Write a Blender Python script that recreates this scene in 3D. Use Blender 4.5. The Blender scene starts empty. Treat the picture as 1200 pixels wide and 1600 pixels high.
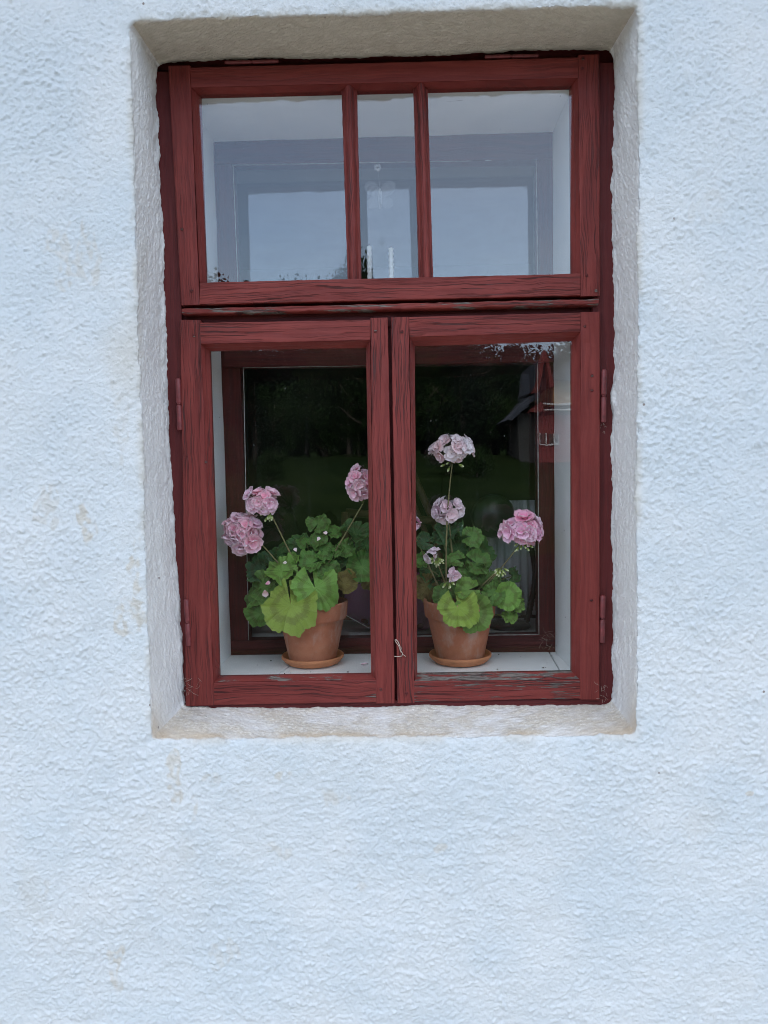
import bpy, bmesh, math, random
import numpy as np
from mathutils import Vector, Matrix, noise as mnoise

random.seed(7)
rng = np.random.default_rng(7)
S = bpy.context.scene
C = S.collection
PI = math.pi

# ---------------------------------------------------------------- camera
F, CX, CY = 1150.0, 600.0, 800.0
CAM = Vector((0.01685586, -1.71576819, 0.53463356))
R = Matrix(((0.99975427, -0.01691403, 0.01432917),
            (0.01621799, 0.99874562, 0.0473726),
            (-0.01511246, -0.04712856, 0.99877451)))
cd = bpy.data.cameras.new('camera')
cam = bpy.data.objects.new('camera', cd); C.objects.link(cam)
M3 = Matrix((R.col[0], R.col[2], -R.col[1])).transposed()
cam.matrix_world = Matrix.Translation(CAM) @ M3.to_4x4()
cd.sensor_fit = 'VERTICAL'; cd.sensor_height = 24.0; cd.lens = F / 1600 * 24.0
cd.clip_start = 0.05; cd.clip_end = 2000
S.camera = cam

def at(px, py, Y):
    "point of the place that the photograph shows at (px, py), at depth Y"
    d = R @ Vector(((px - CX) / F, 1.0, -(py - CY) / F))
    return CAM + d * ((Y - CAM.y) / d.y)

# ---------------------------------------------------------------- world, sun, exposure
SUN_EL, SUN_AZ = math.radians(52), math.radians(20)     # sun stands behind the house, a little to the left
W = bpy.data.worlds.new('World'); S.world = W; W.use_nodes = True
nt = W.node_tree; nt.nodes.clear()
sky = nt.nodes.new('ShaderNodeTexSky'); sky.sky_type = 'NISHITA'; sky.sun_disc = False
sky.sun_elevation = SUN_EL; sky.sun_rotation = -SUN_AZ
sky.air_density = 1.0; sky.dust_density = 2.0; sky.ozone_density = 1.0
bg = nt.nodes.new('ShaderNodeBackground'); bg.inputs[1].default_value = 0.15
wo = nt.nodes.new('ShaderNodeOutputWorld')
tc = nt.nodes.new('ShaderNodeTexCoord'); mp = nt.nodes.new('ShaderNodeMapping')
mp.inputs['Scale'].default_value = (1, 1, 2.6)
cn = nt.nodes.new('ShaderNodeTexNoise'); cn.inputs['Scale'].default_value = 1.6; cn.inputs['Detail'].default_value = 6
cr = nt.nodes.new('ShaderNodeMapRange')
cr.inputs[1].default_value = 0.35; cr.inputs[2].default_value = 0.75
cr.inputs[3].default_value = -0.15; cr.inputs[4].default_value = 0.25
mx = nt.nodes.new('ShaderNodeMix'); mx.data_type = 'RGBA'
mx.inputs[7].default_value = (4.3, 4.5, 4.75, 1)          # thin bright cloud veil
L = nt.links.new
L(tc.outputs['Generated'], mp.inputs[0]); L(mp.outputs[0], cn.inputs['Vector']); L(cn.outputs[0], cr.inputs[0])
# a thin cloud deck overhead that thins out towards the horizon
sp_ = nt.nodes.new('ShaderNodeSeparateXYZ'); hr = nt.nodes.new('ShaderNodeMapRange'); hr.interpolation_type = 'SMOOTHSTEP'
hr.inputs[1].default_value = 0.34; hr.inputs[2].default_value = 0.62; hr.inputs[3].default_value = 0.17; hr.inputs[4].default_value = 0.78
ad = nt.nodes.new('ShaderNodeMath'); ad.operation = 'ADD'; ad.use_clamp = True
nt.links.new(tc.outputs['Generated'], sp_.inputs[0]); nt.links.new(sp_.outputs[2], hr.inputs[0]); nt.links.new(hr.outputs[0], ad.inputs[0]); nt.links.new(cr.outputs[0], ad.inputs[1])
L(ad.outputs[0], mx.inputs[0]); L(sky.outputs[0], mx.inputs[6]); L(mx.outputs[2], bg.inputs[0]); L(bg.outputs[0], wo.inputs[0])

sl = bpy.data.lights.new('sun', 'SUN'); sl.energy = 0.7; sl.angle = math.radians(14); sl.color = (1, 0.95, 0.87)
so = bpy.data.objects.new('sun', sl); C.objects.link(so)
sd = Vector((-math.sin(SUN_AZ) * math.cos(SUN_EL), math.cos(SUN_AZ) * math.cos(SUN_EL), math.sin(SUN_EL)))
so.rotation_euler = sd.to_track_quat('Z', 'Y').to_euler(); so.location = (0, 0, 30)

S.view_settings.view_transform = 'Standard'; S.view_settings.look = 'None'
S.view_settings.exposure = 1.95; S.view_settings.gamma = 1.0; S.view_settings.use_curve_mapping = False
S.render.engine = 'CYCLES'
S.cycles.use_denoising = True; S.cycles.pixel_filter_type = 'BLACKMAN_HARRIS'; S.cycles.filter_width = 0.95; S.cycles.denoising_prefilter = 'ACCURATE'
S.cycles.max_bounces = 10; S.cycles.diffuse_bounces = 4; S.cycles.glossy_bounces = 5
S.cycles.transparent_max_bounces = 24; S.cycles.sample_clamp_indirect = 6

# ---------------------------------------------------------------- object helpers
def empty(name, loc, label=None, cat=None, group=None, parent=None):
    o = bpy.data.objects.new(name, None); C.objects.link(o); o.empty_display_size = 0.05
    o.location = loc
    if parent is not None:
        o.parent = parent
        o.matrix_parent_inverse = Matrix.Translation(-wloc(parent))
    if label: o['label'] = label
    if cat: o['category'] = cat
    if group: o['group'] = group
    return o

def wloc(o):
    # every parent in this scene is unrotated and unscaled (or its mesh is placed through matrix_basis)
    v = Vector(o.location)
    return v

def link(name, me, mat=None, parent=None, mw=None, label=None, cat=None, group=None, kind=None):
    o = bpy.data.objects.new(name, me); C.objects.link(o)
    if mat is not None and not me.materials: me.materials.append(mat)
    if parent is not None:
        o.parent = parent
        o.matrix_parent_inverse = WM[parent.name].inverted() if parent.name in WM else Matrix.Translation(-wloc(parent))
    if mw is not None: o.matrix_basis = mw; WM[o.name] = mw
    if label: o['label'] = label
    if cat: o['category'] = cat
    if group: o['group'] = group
    if kind: o['kind'] = kind
    return o
WM = {}

def mesh(name, vs, fs, smooth=False, uvs=None):
    me = bpy.data.meshes.new(name)
    me.from_pydata([tuple(v) for v in vs], [], fs)
    if smooth: me.polygons.foreach_set('use_smooth', [True] * len(fs))
    if uvs is not None:
        ul = me.uv_layers.new(name='UVMap')
        idx = np.empty(len(me.loops), dtype=np.int32); me.loops.foreach_get('vertex_index', idx)
        ul.data.foreach_set('uv', np.asarray(uvs, dtype=np.float32)[idx].ravel())
    me.update()
    return me

def bm_mesh(name, bm, smooth=False, fix=True):
    me = bpy.data.meshes.new(name)
    if fix: bmesh.ops.recalc_face_normals(bm, faces=bm.faces)
    bm.to_mesh(me); bm.free()
    if smooth: me.polygons.foreach_set('use_smooth', [True] * len(me.polygons))
    return me

def box_into(bm, lo, hi, bev=0.0):
    r = bmesh.ops.create_cube(bm, size=1.0)
    lo, hi = Vector(lo), Vector(hi)
    for v in r['verts']:
        v.co = Vector([(lo[i] + hi[i]) / 2 + v.co[i] * (hi[i] - lo[i]) for i in range(3)])
    if bev > 0:
        es = list({e for v in r['verts'] for e in v.link_edges})
        bmesh.ops.bevel(bm, geom=es, offset=bev, segments=2, affect='EDGES')

def box(name, lo, hi, mat, parent=None, bev=0.0, **kw):
    bm = bmesh.new(); box_into(bm, lo, hi, bev)
    return link(name, bm_mesh(name, bm), mat, parent, **kw)

def tube_geo(path, radii, seg=8, cap=True):
    vs, fs = [], []
    n = len(path); path = [Vector(p) for p in path]
    up = Vector((0.13, 0.31, 0.94))
    for i, p in enumerate(path):
        t = (path[min(i + 1, n - 1)] - path[max(i - 1, 0)]).normalized()
        a = t.cross(up)
        if a.length < 1e-3: a = t.cross(Vector((1, 0, 0)))
        a.normalize(); b = t.cross(a).normalized()
        r = radii[i] if hasattr(radii, '__len__') else radii
        for k in range(seg):
            th = 2 * PI * k / seg
            vs.append(p + a * (r * math.cos(th)) + b * (r * math.sin(th)))
    for i in range(n - 1):
        for k in range(seg):
            k2 = (k + 1) % seg
            fs.append((i * seg + k, i * seg + k2, (i + 1) * seg + k2, (i + 1) * seg + k))
    if cap:
        fs.append(tuple(range(seg - 1, -1, -1))); fs.append(tuple(range((n - 1) * seg, n * seg)))
    return vs, fs

def merge_geo(parts):
    V, Fc = [], []
    for vs, fs in parts:
        o = len(V); V += list(vs); Fc += [tuple(i + o for i in f) for f in fs]
    return V, Fc

def tube(name, path, radii, mat, parent=None, seg=8, **kw):
    vs, fs = tube_geo(path, radii, seg)
    return link(name, mesh(name, vs, fs, True), mat, parent, **kw)

def curve_pts(p0, p1, p2, n=8):
    p0, p1, p2 = Vector(p0), Vector(p1), Vector(p2)
    return [p0 * (1 - t) ** 2 + p1 * 2 * t * (1 - t) + p2 * t * t for t in [i / (n - 1) for i in range(n)]]

def lathe_geo(prof, seg=40, wob=0.0):
    vs, fs = [], []
    for j, (r, z) in enumerate(prof):
        for k in range(seg):
            a = 2 * PI * k / seg
            rr = r * (1 + wob * math.sin(a * 2 + 0.5) + wob * 0.6 * math.sin(3 * a + z * 30))
            vs.append((rr * math.cos(a), rr * math.sin(a), z))
    for j in range(len(prof) - 1):
        for k in range(seg):
            k2 = (k + 1) % seg
            fs.append((j * seg + k, j * seg + k2, (j + 1) * seg + k2, (j + 1) * seg + k))
    return vs, fs

# ---------------------------------------------------------------- material helpers
class NT:
    def __init__(s, name):
        s.m = bpy.data.materials.new(name); s.m.use_nodes = True
        s.t = s.m.node_tree; s.b = s.t.nodes['Principled BSDF']; s.out = s.t.nodes['Material Output']
    def n(s, typ, **kw):
        x = s.t.nodes.new(typ)
        for k, v in kw.items(): setattr(x, k, v)
        return x
    def set(s, sock, v):
        if isinstance(v, bpy.types.NodeSocket): s.t.links.new(v, sock)
        elif isinstance(v, (tuple, list)) and len(v) == 3 and sock.type == 'RGBA': sock.default_value = (*v, 1)
        else: sock.default_value = v
    def math(s, op, a, b=0.0, c=None, clamp=False):
        x = s.n('ShaderNodeMath', operation=op, use_clamp=clamp)
        s.set(x.inputs[0], a); s.set(x.inputs[1], b)
        if c is not None: s.set(x.inputs[2], c)
        return x.outputs[0]
    def mix(s, f, a, b, mode='MIX'):
        x = s.n('ShaderNodeMix', data_type='RGBA', blend_type=mode)
        s.set(x.inputs[0], f); s.set(x.inputs[6], a); s.set(x.inputs[7], b)
        return x.outputs[2]
    def noise(s, vec, scale, detail=4, rough=0.55, dist=0.0):
        x = s.n('ShaderNodeTexNoise'); s.set(x.inputs['Vector'], vec)
        x.inputs['Scale'].default_value = scale; x.inputs['Detail'].default_value = detail
        x.inputs['Roughness'].default_value = rough; x.inputs['Distortion'].default_value = dist
        return x.outputs[0]
    def voro(s, vec, scale, feature='F1'):
        x = s.n('ShaderNodeTexVoronoi', feature=feature); s.set(x.inputs['Vector'], vec)
        x.inputs['Scale'].default_value = scale
        return x.outputs['Distance']
    def rng(s, v, a, b, c=0.0, d=1.0, smooth=False):
        x = s.n('ShaderNodeMapRange'); x.interpolation_type = 'SMOOTHSTEP' if smooth else 'LINEAR'
        s.set(x.inputs[0], v)
        for i, q in enumerate((a, b, c, d)): s.set(x.inputs[i + 1], q)
        return x.outputs[0]
    def mapping(s, vec, scale=(1, 1, 1), loc=(0, 0, 0)):
        x = s.n('ShaderNodeMapping'); s.set(x.inputs[0], vec); s.set(x.inputs['Scale'], scale); s.set(x.inputs['Location'], loc)
        return x.outputs[0]
    def obj(s): return s.n('ShaderNodeTexCoord').outputs['Object']
    def attr(s, name):
        x = s.n('ShaderNodeAttribute', attribute_name=name); return x.outputs
    def info(s): return s.n('ShaderNodeObjectInfo').outputs
    def shifted(s):
        "object coordinates moved by a random offset, so that copies differ"
        r = s.info()['Random']
        c = s.n('ShaderNodeCombineXYZ'); s.set(c.inputs[0], s.math('MULTIPLY', r, 37.0)); s.set(c.inputs[1], s.math('MULTIPLY', r, 91.0))
        a = s.n('ShaderNodeVectorMath', operation='ADD'); s.set(a.inputs[0], s.obj()); s.set(a.inputs[1], c.outputs[0])
        return a.outputs[0]
    def bump(s, h, strength=0.5, dist=0.002, normal=None):
        x = s.n('ShaderNodeBump'); s.set(x.inputs['Height'], h)
        x.inputs['Strength'].default_value = strength; x.inputs['Distance'].default_value = dist
        if normal is not None: s.set(x.inputs['Normal'], normal)
        return x.outputs[0]
    def fin(s, col=None, rough=None, normal=None, **kw):
        if col is not None: s.set(s.b.inputs['Base Color'], col)
        if rough is not None: s.set(s.b.inputs['Roughness'], rough)
        if normal is not None: s.set(s.b.inputs['Normal'], normal)
        for k, v in kw.items(): s.set(s.b.inputs[k.replace('_', ' ')], v)
        return s.m

def plain(name, col, rough=0.7, scale=30, amt=0.15, bump=0.0, **kw):
    t = NT(name); v = t.obj()
    n = t.noise(v, scale, 5)
    c = t.mix(t.rng(n, 0.3, 0.7), tuple(x * (1 - amt) for x in col), tuple(min(1, x * (1 + amt)) for x in col))
    return t.fin(c, rough, t.bump(n, 0.4, bump) if bump else None, **kw)

# painted wood: object x runs along the board.  object colour: r = wear, g = grain depth, b = darkness of the paint coat
def wood_mat(name, paint, paint2, bare=(0.20, 0.17, 0.15)):
    t = NT(name); v = t.shifted(); oc = t.n('ShaderNodeSeparateColor'); t.set(oc.inputs[0], t.info()['Color'])
    wear, grain = oc.outputs[0], oc.outputs[1]
    wv = t.n('ShaderNodeVectorMath', operation='ADD')
    dis = t.noise(t.mapping(v, (5, 5, 9)), 1.0, 3)
    cmb = t.n('ShaderNodeCombineXYZ'); t.set(cmb.inputs[2], t.math('MULTIPLY', t.math('SUBTRACT', dis, 0.5), 0.035))
    t.set(wv.inputs[0], v); t.set(wv.inputs[1], cmb.outputs[0]); w = wv.outputs[0]
    g1 = t.noise(t.mapping(w, (4.5, 4.5, 400)), 1.0, 3, 0.6)
    g2 = t.noise(t.mapping(w, (5, 5, 120)), 1.0, 2, 0.5)
    fine = t.noise(t.mapping(w, (40, 40, 900)), 1.0, 2)
    region = t.rng(t.noise(t.mapping(v, (4, 4, 16)), 1.0, 3), 0.38, 0.62)
    thr = t.math('SUBTRACT', 0.468, t.math('MULTIPLY', wear, 0.05))
    crack = t.rng(g1, thr, t.math('SUBTRACT', thr, 0.06), smooth=True)
    crack = t.math('MULTIPLY', crack, t.math('MULTIPLY', grain, t.math('ADD', 0.25, region)), clamp=True)
    band = t.rng(g2, 0.35, 0.65)
    col = t.mix(band, paint, paint2)
    big = t.noise(v, 6.0, 4)
    col = t.mix(t.rng(big, 0.35, 0.7, 0.0, 0.35), col, tuple(x * 0.72 for x in paint))
    chip = t.rng(t.math('ADD', t.noise(t.mapping(v, (13, 13, 230)), 1.0, 5, 0.7), t.math('MULTIPLY', t.math('SUBTRACT', t.noise(v, 9, 2), 0.5), 0.5)),
                 t.math('SUBTRACT', 0.98, t.math('MULTIPLY', wear, 0.42)), t.math('SUBTRACT', 1.02, t.math('MULTIPLY', wear, 0.42)))
    barec = t.mix(t.rng(fine, 0.35, 0.65), tuple(x * 0.35 for x in bare), bare)
    col = t.mix(chip, col, barec)
    col = t.mix(t.math('MULTIPLY', crack, 0.8), col, (0.045, 0.02, 0.02))
    nk = t.voro(t.mapping(v, (3.0, 3.0, 14)), 1.0)
    knot = t.math('MULTIPLY', t.rng(nk, 0.10, 0.04, 0, 1), grain)
    col = t.mix(t.math('MULTIPLY', knot, 0.5), col, (0.09, 0.02, 0.02))
    h = t.math('SUBTRACT', t.math('ADD', t.math('MULTIPLY', g2, 0.35), t.math('MULTIPLY', fine, 0.10)),
               t.math('ADD', crack, t.math('MULTIPLY', chip, 0.3)))
    h = t.math('MULTIPLY', h, t.math('ADD', 0.25, grain))
    return t.fin(col, t.rng(t.noise(v, 30, 3), 0.3, 0.7, 0.5, 0.68), t.bump(h, 0.85, 0.0026), Specular_IOR_Level=0.28)

M = {}
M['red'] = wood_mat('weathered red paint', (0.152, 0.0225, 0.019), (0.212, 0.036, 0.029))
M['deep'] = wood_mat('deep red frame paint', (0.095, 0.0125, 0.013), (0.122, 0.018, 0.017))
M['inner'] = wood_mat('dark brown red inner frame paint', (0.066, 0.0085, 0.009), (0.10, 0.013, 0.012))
t = NT('white lining paint'); v = t.shifted()
n1 = t.noise(t.mapping(v, (6, 6, 60)), 1.0, 4); n2 = t.noise(v, 7, 4)
col = t.mix(t.rng(n2, 0.35, 0.7), (0.82, 0.835, 0.83), (0.89, 0.90, 0.895))
crk = t.rng(t.noise(t.mapping(v, (1.2, 14, 14)), 1.0, 3, 0.5, 1.5), 0.26, 0.25)
col = t.mix(t.math('MULTIPLY', crk, 0.7), col, (0.12, 0.08, 0.07))
chip = t.rng(t.noise(v, 26, 5, 0.7), 0.72, 0.74)
col = t.mix(chip, col, (0.30, 0.10, 0.09))
M['white'] = t.fin(col, 0.5, t.bump(t.math('SUBTRACT', n1, crk), 0.3, 0.0012))

# glass: each face mirrors by Fresnel, the rest passes straight through
def glass_mat(name, wav=0.00004, dust=0.3, tint=(0.988, 0.99, 0.988), refl=1.4):
    t = NT(name); t.t.nodes.remove(t.b)
    v = t.n('ShaderNodeNewGeometry'); pos = v.outputs['Position']
    ior = t.rng(v.outputs['Backfacing'], 0, 1, 1.52, 1 / 1.52)
    fr = t.n('ShaderNodeFresnel'); t.set(fr.inputs[0], ior)
    w = t.noise(pos, 5.0, 2); w2 = t.noise(t.mapping(pos, (1, 1, 0.5)), 14.0, 1)
    nb = t.bump(t.math('ADD', w, t.math('MULTIPLY', w2, 0.25)), 1.0, wav * 10)
    gl = t.n('ShaderNodeBsdfGlossy'); gl.inputs['Roughness'].default_value = 0.0; t.set(gl.inputs['Normal'], nb)
    tr = t.n('ShaderNodeBsdfTransparent'); tr.inputs[0].default_value = (*tint, 1)
    m = t.n('ShaderNodeMixShader'); t.set(m.inputs[0], t.math('MULTIPLY', fr.outputs[0], refl)); t.set(m.inputs[1], tr.outputs[0]); t.set(m.inputs[2], gl.outputs[0])
    df = t.n('ShaderNodeBsdfDiffuse'); df.inputs[0].default_value = (0.7, 0.7, 0.68, 1)
    specks = t.rng(t.voro(pos, 55.0), 0.10, 0.06)
    sel = t.rng(t.noise(pos, 23.0, 2), 0.60, 0.66)
    runs = t.rng(t.noise(t.mapping(pos, (60, 60, 4)), 1.0, 3), 0.62, 0.8, 0, 0.02)
    film = t.rng(t.noise(pos, 3.0, 5), 0.4, 0.75, 0.0, 0.008)
    d = t.math('MULTIPLY', t.math('ADD', t.math('MULTIPLY', t.math('MULTIPLY', specks, sel), 0.7), t.math('ADD', runs, film)), dust, clamp=True)
    m2 = t.n('ShaderNodeMixShader'); t.set(m2.inputs[0], d); t.set(m2.inputs[1], m.outputs[0]); t.set(m2.inputs[2], df.outputs[0])
    t.set(t.out.inputs[0], m2.outputs[0])
    return t.m
M['glass'] = glass_mat('window glass')
M['glass_in'] = glass_mat('inner window glass', dust=0.2)

# ---------------------------------------------------------------- plaster wall with window opening
def smooth_noise(nx, ny, dx, sx, sy, seed):
    r = np.random.default_rng(seed)
    a = r.standard_normal((ny, nx))
    fx = np.fft.rfftfreq(nx, dx)[None, :]; fy = np.fft.fftfreq(ny, dx)[:, None]
    f = np.exp(-2 * (PI ** 2) * ((fx * sx) ** 2 + (fy * sy) ** 2))
    b = np.fft.irfft2(np.fft.rfft2(a) * f, s=(ny, nx))
    return b / b.std()

OUT = [at(200, 30, -0.16), at(1000, 5, -0.16), at(995, 1150, -0.16), at(235, 1158, -0.16)]   # TL TR BR BL
INN = [at(240, 92, 0.0), at(961, 71, 0.0), at(957, 1101, 0.0), at(283, 1108, 0.0)]
def bil(q, u, v):
    "u 0..1 left to right, v 0..1 bottom to top; q = TL TR BR BL; returns x, z arrays"
    x = (q[3].x * (1 - u) + q[2].x * u) * (1 - v) + (q[0].x * (1 - u) + q[1].x * u) * v
    z = (q[3].z * (1 - u) + q[2].z * u) * (1 - v) + (q[0].z * (1 - u) + q[1].z * u) * v
    return x, z

house = empty('house', (0, 0, -1.0), 'white roughcast house wall surrounding the red wooden window', 'house')

def build_wall():
    X0, X1, Z0, Z1 = -1.5, 1.5, -1.0, 2.2
    dx = 0.0022
    def lines(a, b, fa, fb):
        fine = np.arange(fa, fb, dx)
        return np.concatenate([np.linspace(a, fa, 24, endpoint=False), fine, np.linspace(fb, b, 24)])
    xs = lines(X0, X1, -0.90, 0.92); zs = lines(Z0, Z1, -0.76, 1.66)
    nx, nz = len(xs), len(zs)
    gx, gz = np.meshgrid(xs, zs)
    # domain opening rectangle = mean of OUT
    ox0 = (OUT[0].x + OUT[3].x) / 2; ox1 = (OUT[1].x + OUT[2].x) / 2
    oz0 = (OUT[3].z + OUT[2].z) / 2; oz1 = (OUT[0].z + OUT[1].z) / 2
    # signed distance, >0 outside; slightly rounded corners
    qx = np.maximum(ox0 - gx, gx - ox1); qz = np.maximum(oz0 - gz, gz - oz1)
    k = 0.006
    inside = -np.log(np.exp(-np.clip(-qx, -2, 2) / k) + np.exp(-np.clip(-qz, -2, 2) / k)) * k      # smooth min(-qx,-qz)
    s = -inside                      # >0 on the face, <0 in the reveal
    # noise maps
    NX, NZ = int((X1 - X0) / dx) + 1, int((Z1 - Z0) / dx) + 1
    def samp(a, x, z):
        i = np.clip(((x - X0) / dx).astype(int), 0, NX - 1); j = np.clip(((z - Z0) / dx).astype(int), 0, NZ - 1)
        return a[j, i]
    g = lambda sx, sy, sd: samp(smooth_noise(NX, NZ, dx, sx, sy, sd), gx, gz)
    big = g(0.10, 0.12, 1) * np.clip(np.abs(s) / 0.08, 0.25, 1); mid = g(0.022, 0.03, 2); sm = g(0.007, 0.007, 3); pim = g(0.0025, 0.0029, 4)
    pim2 = g(0.0021, 0.0026, 5); horiz = g(0.013, 0.0042, 6); vert = g(0.0042, 0.022, 7); dens = g(0.07, 0.09, 8)
    fine = g(0.0017, 0.0017, 9)
    ring = np.clip(-s / 0.012, 0, 1)                       # 1 inside the reveal
    side = ring * (np.minimum(-qx, 9) < -qz)               # on the side reveals
    below = np.clip((0.0 - gz) / 0.12, 0, 1) * np.clip(1 - (np.abs(gx - 0.02) - 0.75) / 0.2, 0, 1)
    lump = np.clip(pim - (0.9 - 0.42 * dens), 0, 2) ** 0.8 * 0.85 + np.clip(pim2 - (0.8 - 0.3 * dens), 0, 2) * 0.62
    H = 0.0026 * big + 0.0008 * mid + 0.00028 * sm + 0.00055 * fine
    H += 0.0017 * lump * (1 - 0.8 * ring) + 0.00050 * below * np.clip(horiz, -0.6, 2.5) * (1 - ring) + 0.00030 * side * vert
    edge = np.exp(-(s / 0.012) ** 2)
    back = np.exp(-((s + 0.16) / 0.025) ** 2)
    H += back * np.where(qz > qx + 0.0, 0.35, 1.0) * (0.0014 * sm + 0.0012 * mid)
    H += edge * (0.0007 * mid + 0.0010 * sm)
    # unfolded reveal: depth along t
    D, rr = 0.175, 0.009
    depth = np.where(s > rr, 0.0, 0.0)
    sp = np.logaddexp(0, -s / 0.0055) * 0.0055            # soft max(0, -s)
    tt = np.clip(sp / 0.16, 0, D / 0.16)
    # position on the rectangle for reveal points: project onto the boundary
    cx_ = np.clip(gx, ox0, ox1); cz_ = np.clip(gz, oz0, oz1)
    tin = np.clip(-s, 0, 0.45)
    u = np.where(gx < ox0, 0, np.where(gx > ox1, 1, 0.0)); 
    # rescale interior domain coordinates (inset by tin) to 0..1
    uu = (gx - (ox0 + tin)) / np.maximum((ox1 - ox0) - 2 * tin, 1e-3)
    vv = (gz - (oz0 + tin)) / np.maximum((oz1 - oz0) - 2 * tin, 1e-3)
    uin = np.clip(uu, 0, 1); vin = np.clip(vv, 0, 1)
    bx0, bz0 = bil(OUT, uin, vin); bx1, bz1 = bil(INN, uin, vin)
    rx = bx0 * (1 - np.clip(tt, 0, 1.1)) + bx1 * np.clip(tt, 0, 1.1)
    rz = bz0 * (1 - np.clip(tt, 0, 1.1)) + bz1 * np.clip(tt, 0, 1.1)
    # face points: move with the opening's skew
    fu = np.clip((gx - ox0) / (ox1 - ox0), 0, 1); fv = np.clip((gz - oz0) / (oz1 - oz0), 0, 1)
    ex, ez = bil(OUT, fu, fv)
    fall = np.exp(-np.maximum(s, 0) / 0.12)
    fx_ = gx + (ex - (ox0 + fu * (ox1 - ox0))) * fall; fz_ = gz + (ez - (oz0 + fv * (oz1 - oz0))) * fall
    isr = (s < 0)
    PX = np.where(isr, rx, fx_); PZ = np.where(isr, rz, fz_); PY = -0.16 + tt * 0.16
    # normals from the undisplaced surface
    P = np.stack([PX, PY, PZ], -1)
    du = np.gradient(P, axis=1); dv = np.gradient(P, axis=0)
    N = np.cross(du, dv); N /= np.maximum(np.linalg.norm(N, axis=-1, keepdims=True), 1e-9)
    sgn = np.where(N[..., 1:2] > 0.15, -1, 1); N = N * sgn
    # displaced a little less where plaster meets the frame so the joint stays put, but stays ragged
    P = P + N * H[..., None]
    keep = s > -(0.175)
    idx = -np.ones((nz, nx), dtype=np.int64); idx[keep] = np.arange(keep.sum())
    a, b, c, d = idx[:-1, :-1], idx[:-1, 1:], idx[1:, 1:], idx[1:, :-1]
    ok = (a >= 0) & (b >= 0) & (c >= 0) & (d >= 0)
    quads = np.stack([a[ok], b[ok], c[ok], d[ok]], -1)
    V = P[keep]
    me = bpy.data.meshes.new('wall')
    me.vertices.add(len(V)); me.vertices.foreach_set('co', V.astype(np.float32).ravel())
    me.loops.add(quads.size); me.loops.foreach_set('vertex_index', quads.astype(np.int32).ravel())
    me.polygons.add(len(quads)); me.polygons.foreach_set('loop_start', np.arange(0, quads.size, 4, dtype=np.int32))
    me.polygons.foreach_set('loop_total', np.full(len(quads), 4, dtype=np.int32))
    me.polygons.foreach_set('use_smooth', np.ones(len(quads), dtype=bool))
    me.update(calc_edges=True); me.validate()
    # paint zones: r = bluish wash gone (bare warm lime), g = reveal coat, b = dirt on the sill
    def patch(px, py, rx_, ry_, sd, soft=0.35):
        p = at(px, py, -0.16); q = ((gx - p.x) / rx_) ** 2 + ((gz - p.z) / ry_) ** 2
        return np.clip((1 - q + 0.7 * g(0.009, 0.013, sd) + 0.35 * g(0.03, 0.04, sd + 40)) / soft, 0, 1)
    pe = np.zeros_like(gx)
    for i, (a_, b_, c_, d_) in enumerate([(140, 830, .022, .045), (206, 875, .022, .055), (205, 960, .028, .04), (75, 785, .03, .05), (275, 1215, .016, .055),
                             (180, 1515, .022, .055), (190, 640, .018, .10), (305, 1300, .012, .06), (445, 1212, .02, .008),
                             (345, 1490, .03, .03), (690, 1325, .014, .012), (1170, 1240, .010, .006), (115, 400, .05, .07), (60, 1400, .03, .05), (430, 1330, .03, .02),
                             (570, 1390, .02, .012), (1100, 330, .03, .06), (40, 990, .006, .008), (520, 1240, .03, .03), (330, 1215, .02, .01)]):
        w_ = [0.9, .9, .8, .45, .8, .8, .4, .55, .7, .35, .6, .8, .5, .3, .4, .4, .2, .9, .45, .4][i]
        pe = np.maximum(pe, patch(a_, b_, c_, d_, 40 + i) * min(1, w_ * 1.0) * np.clip(0.55 + 0.6 * g(0.0035, 0.005, 70 + i), 0.05, 1))
    pe = np.maximum(pe, np.clip(g(0.05, 0.08, 71) - 2.1, 0, 1) * 0.6)
    lip = np.exp(-(s / 0.009) ** 2) * np.clip(0.6 + 0.8 * mid, 0, 1)
    pe = np.maximum(pe, lip * 0.6)
    sill = ring * (gz < oz0 + 0.20) * (-qz < -qx + 0.004)
    dirt = sill * np.clip(0.85 + 0.2 * sm + 0.25 * mid, 0, 1)
    corner = np.exp(-(((gx - ox0) / 0.10) ** 2 + ((gz - oz0) / 0.08) ** 2)) * ring + np.exp(-(((gx - ox1) / 0.12) ** 2 + ((gz - oz0) / 0.08) ** 2)) * ring
    rust = np.clip(corner * 1.2 + sill * np.exp(-((gz - oz0 - 0.01) / 0.02) ** 2) * np.clip(0.4 + mid * 0.5, 0, 1), 0, 1)
    attr = me.color_attributes.new('zone', 'FLOAT_COLOR', 'POINT')
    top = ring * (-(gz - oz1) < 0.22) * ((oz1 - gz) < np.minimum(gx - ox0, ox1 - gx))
    cols = np.stack([pe[keep], ring[keep], dirt[keep], np.ones(keep.sum())], -1)
    attr.data.foreach_set('color', cols.astype(np.float32).ravel())
    at2 = me.color_attributes.new('zone2', 'FLOAT_COLOR', 'POINT')
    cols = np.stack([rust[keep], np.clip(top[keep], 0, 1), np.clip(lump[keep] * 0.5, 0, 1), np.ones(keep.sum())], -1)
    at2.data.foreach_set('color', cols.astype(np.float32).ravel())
    return me

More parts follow.
